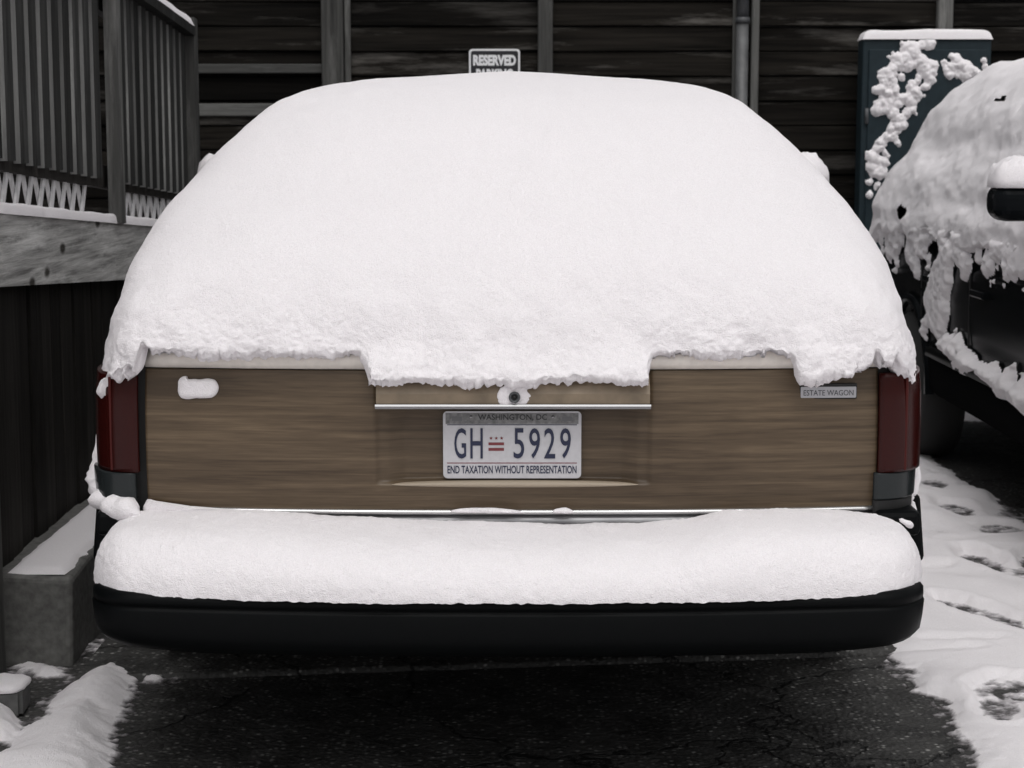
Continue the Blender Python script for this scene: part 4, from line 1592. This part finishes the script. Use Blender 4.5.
    low_w = 1 - sstep(-0.05, 0.36, P[..., 2] - zlow)
    edge_w = 1 - sstep(0.0, 0.15, P[..., 2] - zbs[None, :])
    d = 0.0035 * fbm(P, 9, 2, seed) * amp + (0.0095 * fbm(P, 9, 2, seed + 3) + 0.0030 * fbm(P, 26, 2, seed + 6)) * low_w * amp
    d = d + (0.0030 * fbm(P, 60, 2, seed + 9) + 0.0022 * fbm(P, 140, 2, seed + 10)) * (0.3 * low_w + 0.7 * edge_w) * amp + 0.0006 * fbm(P, 110, 2, seed + 12)
    if extra:
        d = d + extra(P)
    d[0] = 0
    d = d * np.clip((ztop_ - P[..., 2]) / 0.03, 0, 1)
    n = np.where((P[..., 2] > ztop_ - 0.02)[..., None], np.array([0, 0, 1.0]), n)
    P = P + n * d[..., None]
    P[..., 0] += cx
    me = grid_mesh(name, P, wrap_u=True)
    # close the crest
    bm = bmesh.new()
    bm.from_mesh(me)
    bm.verts.ensure_lookup_table()
    bmesh.ops.remove_doubles(bm, verts=bm.verts[-len(kind):], dist=0.0015)
    bmesh.ops.recalc_face_normals(bm, faces=bm.faces)
    bm.to_mesh(me)
    bm.free()
    me.polygons.foreach_set('use_smooth', [True] * len(me.polygons))
    return obj(name, me, M_SNOW, label=label, cat='snow')


SIL = [(420, 410, .12), (395, 408, .15), (345, 402, .19), (300, 388.5, .25), (260, 374, .31), (210, 343, .41), (165, 302, .52), (130, 264, .62), (105, 236, .72), (90, 206, .84), (82, 172, .96), (78.5, 120, 1.1), (75.5, 60, 1.25), (74.5, 0.0, 1.35)]
zt, wt, y0t, rxt, ryt, y1t = [], [], [], [], [], []
for (py, dx, yc) in SIL:
    p = at(512 + dx, py, yc)
    z = p[2]
    zt.append(z)
    wt.append(p[0])
    y0_ = float(np.interp(z, [.85, .97, 1.05, 1.2, 1.35, 1.5, 1.58, 1.63, 1.67], [-.045, -.045, -.035, .05, .20, .40, .56, .78, 1.2]))
    y0t.append(y0_)
    ryt.append(max(yc - y0_, 0.10))
    rxt.append(float(np.interp(z, [.9, 1.12, 1.26, 1.42, 1.6], [.16, .16, .42, .6, .8])))
    y1t.append(float(np.interp(z, [.9, 1.1, 1.4, 1.6, 1.67], [3.75, 3.65, 3.35, 3.1, 2.9])))

EDGE = [(90, 402), (100, 400), (104, 388), (108, 380), (113, 384), (118, 377), (123, 383), (128, 371), (133, 379), (138, 369), (141, 352), (145, 349), (148, 354), (152, 357), (240, 359), (250, 362), (256, 359), (362, 360), (366, 366), (368, 385), (375, 388), (395, 385), (430, 384), (480, 385), (496, 387), (533, 386), (545, 383), (600, 383), (640, 386), (648, 385), (651, 372), (653, 361), (700, 360), (755, 360), (762, 363), (768, 359), (793, 361), (796, 374), (799, 382), (808, 385), (822, 382), (840, 379), (850, 384), (856, 377), (862, 377), (866, 372), (872, 371), (875, 356), (879, 357), (881, 370), (892, 372), (895, 358), (898, 362), (902, 372), (907, 380), (912, 388), (920, 392)]
ex_ = np.array([(e[0], e[1]) for e in EDGE], float)


def zb_wagon(x, y, kind):
    px = 512 + FPX * (x + WX) / (np.clip(y, -.1, .3) - CY + 0.06)
    py = np.interp(px, ex_[:, 0], ex_[:, 1])
    rear = (kind == 1) | (kind == 2) | (kind == 3)
    d = -TH + np.arctan((384 - py) / FPX)
    z = CH + np.tan(d) * (np.clip(y, -.05, .4) - CY)
    jag = 0.0035 * n1(x + 3 * y, 45, 3, 61) + 0.003 * n1(x + 3 * y, 170, 2, 62)
    zs_ = 0.90 + 0.05 * np.clip(y / 2, 0, 1) + 0.02 * n1(y, 6, 4, 63 + 1)
    return np.where(rear, z + jag, zs_)


def bulge_wagon(x, y, kind):
    px = 512 + FPX * (x + WX) / (np.clip(y, -.1, .3) - CY + 0.06)
    b = 0.040 * (sstep(361, 372, px) * (1 - sstep(646, 655, px))) + 0.012 * (sstep(792, 802, px) * (1 - sstep(858, 868, px)))
    return np.where(kind == 2, b, 0)


order = np.argsort(zt)
A_ = lambda a: np.array(a)[order]
ring_snow('snow_blanket', WX, A_(zt), A_(wt), A_(y0t), A_(rxt), A_(ryt), A_(y1t), 0.985, max(zt), zb_wagon, bulge_wagon, 5,
          'thick smooth snow blanket covering the roof and rear window of the wagon')
# hood of the wagon
ledge = [(-0.86, 3.72), (0.86, 3.72), (0.88, 4.4), (0.80, 5.2), (0.5, 5.42), (-0.5, 5.42), (-0.80, 5.2), (-0.88, 4.4)]
obj('hood_snow', blob('hood_snow', [(WX + a, b, 0.93) for a, b in ledge], 0.16, 0.01, rings=14, seed=8), M_SNOW, label='rounded snow layer on the bonnet of the wagon, facing the timber wall', cat='snow')

# bumper snow
def bumper_snow():
    hw, y_a, y_b = 0.902, -0.300, 0.012
    nu, nv = 620, 84
    tu = np.linspace(-1, 1, nu)
    u = np.sign(tu) * (1 - (1 - np.abs(tu)) ** 1.35)
    v = np.sin(np.linspace(-1, 1, nv) * math.pi / 2)
    U, Vv = np.meshgrid(u, v)
    end = np.clip(1 - np.abs(U) ** 44, 0, 1) ** 0.5                  # plan narrows only at the very ends
    cyy, hd = (y_a + y_b) / 2, (y_b - y_a) / 2
    Y = cyy + hd * Vv * (0.30 + 0.70 * end)
    X = hw * U
    px = 512 + FPX * X / 3.75
    Hx = np.interp(px, [95, 115, 160, 300, 400, 560, 650, 700, 740, 800, 860, 905, 925], [.104, .110, .113, .108, .094, .088, .091, .100, .119, .121, .113, .104, .100])
    Hx = Hx + 0.004 * n1(X, 4, 3, 131)
    back = np.clip((Y - cyy) / hd, -1, 1)
    prof = np.where(Vv < 0, np.clip(1 - np.abs(Vv) ** 3.0, 0, 1), np.clip(1 - np.abs(Vv) ** 12, 0, 1)) ** 0.5
    Z = ZB1 - 0.010 + (Hx + 0.014 + 0.016 * back) * prof * np.clip(1 - np.abs(U) ** 34, 0, 1) ** 0.5
    f = np.clip((y_b - Y) / (y_b - y_a), 0, 1)
    Y = Y + 0.045 * (np.abs(X) / 0.765) ** 2.2 * f + 0.085 * np.clip((np.abs(X) - 0.765) / 0.13, 0, 1) ** 2.5 * f + 0.03 * (np.abs(X) / 0.8) ** 2.6
    P = np.stack([X, Y, Z], -1)
    n = grid_normals(P)
    n *= np.sign(n[nv // 2, nu // 2, 2])
    d = 0.0045 * fbm(P, 7, 2, 101) + 0.0010 * fbm(P, 30, 2, 103) + 0.0010 * fbm(P, 110, 2, 105)
    P = P + n * d[..., None]
    P[:4, :, 2] += (0.0016 * n1(P[0, :, 0], 70, 3, 107))[None, :]
    P[..., 0] += WX
    return fix(grid_mesh('bumper_snow', P))
obj('bumper_snow', bumper_snow(), M_SNOW, label='long rounded roll of snow lying on the rear bumper of the wagon', cat='snow')

# smaller pads of snow on the tailgate
def pads(name, pts, y, th, label, jag=0.002, seed=3, sub=6, lump=0.0):
    obj(name, blob(name, [at(px, py, y if not callable(y) else y(px)) for px, py in pts], th, jag, seed=seed, sub=sub, lump=lump), M_SNOW, label=label, cat='snow')
yt = lambda px: float(y_tail(np.array((px - 512) / FPX * 3.93), np.array(0.9))) + 0.002
pads('snow_pad', [(178, 384), (180, 378), (186, 376), (188, 379), (200, 379), (213, 379), (218, 384), (218, 392), (213, 397), (200, 398), (186, 399), (179, 395)], yt, 0.014, 'small rounded pad of snow on the upper left of the tailgate', 0.0012, 6)
pads('snow_drift', [(147, 512), (147, 500), (155, 501), (175, 504), (200, 507), (240, 510), (262, 512), (200, 513)], lambda px: yt(px) - 0.010, 0.014, 'low drift of snow along the lower left edge of the tailgate', 0.0015, 7)
pads('snow_bit', [(452, 512), (458, 509), (475, 508), (500, 508.5), (520, 511), (522, 513), (490, 513)], lambda px: -0.03, 0.008, 'thin sliver of snow on the chrome strip below the plate', 0.001, 8)
pads('snow_bit', [(552, 512), (556, 509), (566, 508), (573, 511), (572, 513), (560, 513)], lambda px: -0.03, 0.008, 'short sliver of snow on the chrome strip right of the plate', 0.001, 9)
pads('snow_bit', [(500, 402), (499, 392), (503, 386), (514, 385), (526, 386), (529, 393), (527, 402), (514, 404.5)], lambda px: -0.0505, 0.0042, 'ring of snow packed round the tailgate lock', 0.006, 10, lump=0.002)
# snow hugging the outer edges of the lamps
def lampsnow(s, path, rad, label, seed):
    obj('corner_snow', strip('corner_snow', [at(*p) for p in path], rad, seed=seed, flat=0.8), M_SNOW, label=label, cat='snow')
lampsnow(-1, [(99.5, 425, .21), (98, 455, .19), (98.5, 478, .155), (106, 497, .09), (120, 507, .02), (132, 512, -.012), (141, 515, -.02)], [0.006, 0.014, 0.022, 0.034, 0.032, 0.022, 0.006], 'wedge of snow below the left tail lamp of the wagon', 12)
lampsnow(1, [(913, 440, .22), (915, 465, .22), (914, 482, .20), (911, 497, .16)], [0.006, 0.010, 0.016, 0.012], 'narrow line of snow down the outer edge of the right tail lamp', 14)
lampsnow(1, [(881, 505.5, .03), (895, 504, .06), (905, 500.5, .10), (913, 497, .16)], [0.004, 0.007, 0.007, 0.006], 'thin line of snow on the ledge under the right tail lamp', 15)
lampsnow(1, [(912, 500, .13), (914, 512, .12), (915, 528, .10)], [0.007, 0.008, 0.008], 'thin upright line of snow between bumper end and right tail lamp', 16)
lampsnow(1, [(899, 519, .0), (908, 524, .0), (913, 528, .02)], [0.006, 0.010, 0.006], 'little crumb of snow under the right tail lamp', 17)

# ------------------------------------------------------------------ second car, nose towards the camera
CXC, CYF, CYR = 2.78, 0.75, 5.66
car = thing('black_car', 'black car half covered in snow parked beside the wagon', 'car', (CXC, 0, 0))
A1, A2 = 1.70, 4.62
CWD = 0.90
XF = CXC - CWD


def car_w(y):
    e0 = np.clip((y - CYF) / 0.35, 0, 1)
    e1 = np.clip((CYR - y) / 0.40, 0, 1)
    return CWD - 0.22 * (1 - e0) ** 2 - 0.14 * (1 - e1) ** 2.2


def car_prof(y):
    w = float(car_w(y))
    zb = bottom_z(y, 0.34, (A1, A2), 0.40)
    belt = float(np.interp(y, [CYF, 1.0, 1.7, 2.2, 5.0, CYR], [0.80, 0.92, 1.0, 1.03, 1.07, 1.05]))
    return [(w - 0.06, zb), (w - 0.01, zb + 0.04), (w - 0.004, 0.58 if zb < .5 else zb + 0.05), (w - 0.016, 0.60 if zb < .5 else zb + 0.06), (w, 0.80), (w - 0.008, belt - 0.10), (w - 0.05, belt - 0.01), (w - 0.14, belt), (0, belt + 0.03)]


ysb = sorted(set([CYF, CYF + .03, CYF + .08, CYF + .15, CYF + .25, 2.3, 2.6, 3.0, 3.4, 3.8, 4.1, CYR - .35, CYR - .25, CYR - .15, CYR - .08, CYR - .03, CYR] + [A1 + d for d in np.linspace(-.41, .41, 17)] + [A2 + d for d in np.linspace(-.41, .41, 17)]))
cb = obj('body', loft_body('body', ysb, car_prof), M_CARP, car)
cb.data.materials.append(plain('matt_black_sill', (0.008, 0.0082, 0.0085), 0.9, spec=0.0))
for f in cb.data.polygons:
    if f.center.z < 0.585:
        f.material_index = 1


def car_cabin(y):
    zr_ = float(np.interp(y, [1.95, 2.3, 2.75, 3.2, 4.4, 5.0, 5.3, 5.58], [1.05, 1.28, 1.58, 1.74, 1.79, 1.76, 1.66, 1.15]))
    k = (zr_ - 1.03) / 0.76
    return [(0.80, 1.03), (0.80, 1.03 + 0.1 * k), (0.82 - 0.2 * k, zr_ - 0.12 * k), (0.74 - 0.2 * k, zr_ - 0.03 * k), (0.5 - .1 * k, zr_), (0, zr_ + 0.02)]


obj('cabin', loft_body('cabin', [1.95, 2.1, 2.3, 2.5, 2.75, 3.0, 3.2, 3.8, 4.4, 4.7, 5.0, 5.15, 5.3, 5.45, 5.58], car_cabin), M_CARP, car)
for s in (-1, 1):
    for (ya, yb) in ((2.7, 3.45), (3.53, 4.35), (4.42, 4.95)):
        quad_panel('side_window', [(s * 0.812, ya, 1.12), (s * 0.812, yb, 1.12), (s * 0.658, yb, 1.48), (s * 0.658, ya + (.2 if ya < 3 else 0), 1.48)], M_GLASS, car)
    for ax in (A1, A2):
        wheel(car, s * (CWD - 0.10), ax, 0.345, 0.345, 0.22, s)
    o = obj('headlight', box('headlight', -0.15, 0.15, CYF - .012, CYF + .1, 0.64, 0.76, 0.02, 2), M_CLEAR, car, loc=(s * 0.5, 0, 0))
    obj('tail_light', box('tail_light', -0.1, 0.1, CYR - .05, CYR + .012, 0.75, 1.0, 0.02, 2), M_RED, car, loc=(s * 0.62, 0, 0))
    # door seams and handles
    for ys2 in (2.55, 3.49, 4.36):
        obj('door_seam', box('door_seam', -0.003, 0.003, ys2 - 0.004, ys2 + 0.004, 0.62, 0.97, 0), M_BLACK, car, loc=(s * (CWD - 0.004), 0, 0))
    for ys2 in (3.30, 4.15):
        obj('door_handle', box('door_handle', -0.018, 0.018, ys2 - .1, ys2 + .1, 0.86, 0.89, 0.008, 2), M_CARP, car, loc=(s * (CWD + 0.006), 0, 0))
    rows = []
    for y in np.linspace(2.2, 4.15, 20):
        w = float(car_w(y))
        rows.append([(s * (w - 0.01), y, 0.575), (s * (w + 0.018), y, 0.572), (s * (w + 0.022), y, 0.535), (s * (w - 0.01), y, 0.525)])
    obj('side_moulding', fix(grid_mesh('side_moulding', np.array(rows), smooth=False)), M_BUMP, car)
    # arch lip
    P = []
    for a in np.linspace(0.05, math.pi - 0.05, 26):
        yy, zz = A2 + 0.41 * math.cos(a), 0.33 + 0.41 * math.sin(a)
        y2, z2 = A2 + 0.445 * math.cos(a), 0.33 + 0.445 * math.sin(a)
        w = float(car_w(yy))
        P.append([(s * (w - 0.03), yy, zz), (s * (w + 0.008), yy, zz), (s * (w + 0.008), y2, z2), (s * (w - 0.03), y2, z2)])
    obj('arch_lip', fix(grid_mesh('arch_lip', np.array(P))), M_CARP, car)
    # mirror
    mp = at(990, 203, 2.38)
    mz0, mz1 = at(1000, 221, 2.38)[2], at(1000, 183, 2.38)[2]
    m = box('door_mirror', -0.135, 0.135, -0.075, 0.09, mz0, mz1, 0.052, 6)
    xc_ = (mp[0] + 0.135 - CXC) if s < 0 else -(mp[0] + 0.135 - CXC)
    o = obj('door_mirror', m, M_CARP, car, loc=(xc_, 2.38, 0))
    obj('mirror_arm', box('mirror_arm', -0.07, 0.07, -0.03, 0.03, mz0 - 0.02, mz0 + 0.04, 0.01), M_CARP, o, loc=(-s * 0.15, 0.02, 0))
    mc = (CXC + xc_, 2.385, mz1 - 0.012)
    P = []
    for k in range(20):
        t = 2 * math.pi * k / 20
        c_, s_ = math.cos(t), math.sin(t)
        P.append((mc[0] + 0.134 * math.copysign(abs(c_) ** .5, c_), mc[1] + 0.085 * math.copysign(abs(s_) ** .5, s_), mc[2]))
    obj('mirror_snow', blob('mirror_snow', P, 0.098, 0.003, sub=3, seed=120 + s), M_SNOW, label=('snow cap on the black car mirror nearest the wagon' if s < 0 else 'snow cap on the black car mirror away from the wagon'), cat='snow')
obj('grille', box('grille', -0.32, 0.32, CYF - .02, CYF + .05, 0.5, 0.74, 0.015), M_BLACK, car)
quad_panel('windscreen', [(-0.6, 2.12, 1.18), (0.6, 2.12, 1.18), (0.5, 2.7, 1.555), (-0.5, 2.7, 1.555)], M_GLASS, car, loc=(0, -0.02, 0.02))

# its snow
CS = [(.90, .935), (1.0, .94), (1.15, .92), (1.32, .87), (1.45, .79), (1.57, .71), (1.70, .61), (1.80, .50), (1.87, .38), (1.92, .22), (1.94, 0.0)]
zt2 = np.array([c[0] for c in CS])
wt2 = np.array([c[1] for c in CS])
# rear end is the far side here
y0c = np.interp(zt2, [.9, 1.1, 1.3, 1.5, 1.75, 1.94], [1.85, 1.9, 2.15, 2.45, 2.9, 3.6])
ryc = np.full(len(zt2), 0.25)
rxc = np.interp(zt2, [.9, 1.8], [.3, .5])
y1c = np.interp(zt2, [.9, 1.0, 1.3, 1.6, 1.75, 1.87, 1.94], [5.76, 5.76, 5.72, 5.62, 5.5, 5.3, 4.8])


def zb_car(x, y, kind):
    base = 1.06 + 0 * y
    j = 0.05 * n1(y, 5, 2, 201) + 0.016 * n1(y, 16, 2, 202)
    drip = -0.09 * np.clip(n1(y, 3.1, 2, 203) - 0.1, 0, 1)
    left = (kind == 0)
    # one deep lobe below the mirror, thinner cover towards the tail
    lobe = -0.05 * np.exp(-((y - 2.75) / 0.12) ** 2)
    return base + j + drip + np.where(left, lobe, 0) - 0.05 * np.clip((y - 5.2) / 0.4, 0, 1)


def car_extra(P):
    q = P * np.array([1, 0.45, 1])
    z = P[..., 2]
    win = sstep(1.14, 1.24, z) * (1 - sstep(1.46, 1.58, z))                 # thinner over the glass
    return 0.016 * fbm(q, 4, 3, 321) + 0.006 * fbm(q, 16, 3, 322) - 0.022 * win * (0.7 + 0.6 * fbm(q, 2.5, 2, 323)) + 0.010 * np.exp(-((z - 1.62) / 0.05) ** 2)


CSN = ring_snow('car_snow', CXC, zt2, wt2, y0c, rxc, ryc, y1c, 1.0, 1.94, zb_car, lambda x, y, k: 0 * x, 41, 'uneven snow covering the roof and side windows of the black car', rows=90, ncol=(340, 24, 60), lip=0.05, ryf=0.3, amp=0.5, fall=0.14, extra=car_extra)
# small gaps where the dark car shows through
bm = bmesh.new()
bm.from_mesh(CSN.data)
holes = [(onx(905, 213, XF), 0.085, 0.030), (onx(903, 210, XF), 0.05, 0.024), (onx(991, 99, XF + 0.22), 0.085, 0.009)]
dead = []
for f in bm.faces:
    c = f.calc_center_median()
    if c.x < CXC - 0.3:
        for h, ry_, rz_ in holes:
            if ((c.y - h[1]) / ry_) ** 2 + ((c.z - h[2]) / rz_) ** 2 < 1:
                dead.append(f)
                break
bmesh.ops.delete(bm, geom=dead, context='FACES')
bm.to_mesh(CSN.data)
bm.free()
obj('bonnet_snow', blob('bonnet_snow', [(CXC + a, b, float(np.interp(b, [.8, 1.0, 1.7, 2.0], [.84, .93, 1.01, 1.05]))) for a, b in [(-.78, 1.98), (.78, 1.98), (.80, 1.3), (.62, .88), (-.62, .88), (-.80, 1.3)]], 0.14, 0.01, rings=12, seed=48), M_SNOW, label='snow layer on the bonnet of the black car', cat='snow')

# patches of snow clinging to its flank
STREAK = [onx(px, py, XF)[1:] for px, py in [(946, 240), (955, 240), (954, 270), (950, 300), (947, 325), (943, 340), (936, 335), (930, 318), (928, 298), (930, 280), (938, 260)]]
MLINE = np.array([onx(px, py, XF)[1:] for px, py in [(1070, 424), (1040, 405), (1015, 391), (1000, 381), (985, 372), (972, 364), (962, 358), (955, 350), (946, 343)]])


def flank_h(A, B_):
    """A: depth y, B_: height z on the flank of the black car"""
    p = np.stack([A * 0.8, B_, A * 0], -1)
    edge = 1.0 + 0.05 * fbm(np.stack([A, A * 0, A * 0], -1), 4, 2, 311)
    m = (B_ - edge) / 0.13 + 0.9 * fbm(p, 13, 3, 312, 0.6) - 0.10
    m = np.minimum(m, (1.10 - B_) / 0.02 + 0.5)
    spots = [(onx(px, py, XF), r) for px, py, r in [(912, 252, .06), (916, 262, .05), (925, 330, .04), (927, 322, .03), (980, 252, .035), (918, 272, .03), (891, 250, .05), (878, 246, .08), (990, 262, .05)]]
    for c, r in spots:
        m = np.maximum(m, 0.7 * (1 - np.hypot((A - c[1]) * 0.7, B_ - c[2]) / r) + 0.35 * fbm(p, 22, 3, 313))
    st = poly_sdf(A, B_, STREAK) / 0.045 + 0.45 * fbm(p, 18, 3, 315)
    m = np.maximum(m, np.clip(st, -1, 1))
    zl = np.interp(A, MLINE[:, 0], MLINE[:, 1])
    wl = 0.042 + 0.020 * fbm(np.stack([A, A * 0, A * 0], -1), 6, 2, 316)
    ml = 1 - np.abs(B_ - zl - 0.01) / wl + 0.55 * fbm(p, 17, 3, 317)
    ml = np.where((A > MLINE[0, 0]) & (A < MLINE[-1, 0]), ml, -1)
    m = np.maximum(m, ml)
    return np.where(m > 0, (0.030 + 0.028 * (ml > 0)) * np.clip(m, 0, 1) ** 0.6 + 0.004 * fbm(p, 50, 2, 314), m * 0.02)


relief_patch('clinging_snow', (XF - 0.001, 0, 0), (0, 1, 0), (0, 0, 1), (-1, 0, 0), np.arange(2.0, 5.28, 0.008), np.arange(0.44, 1.11, 0.006), flank_h, 'crumbs and tatters of snow clinging to the black car below its windows')
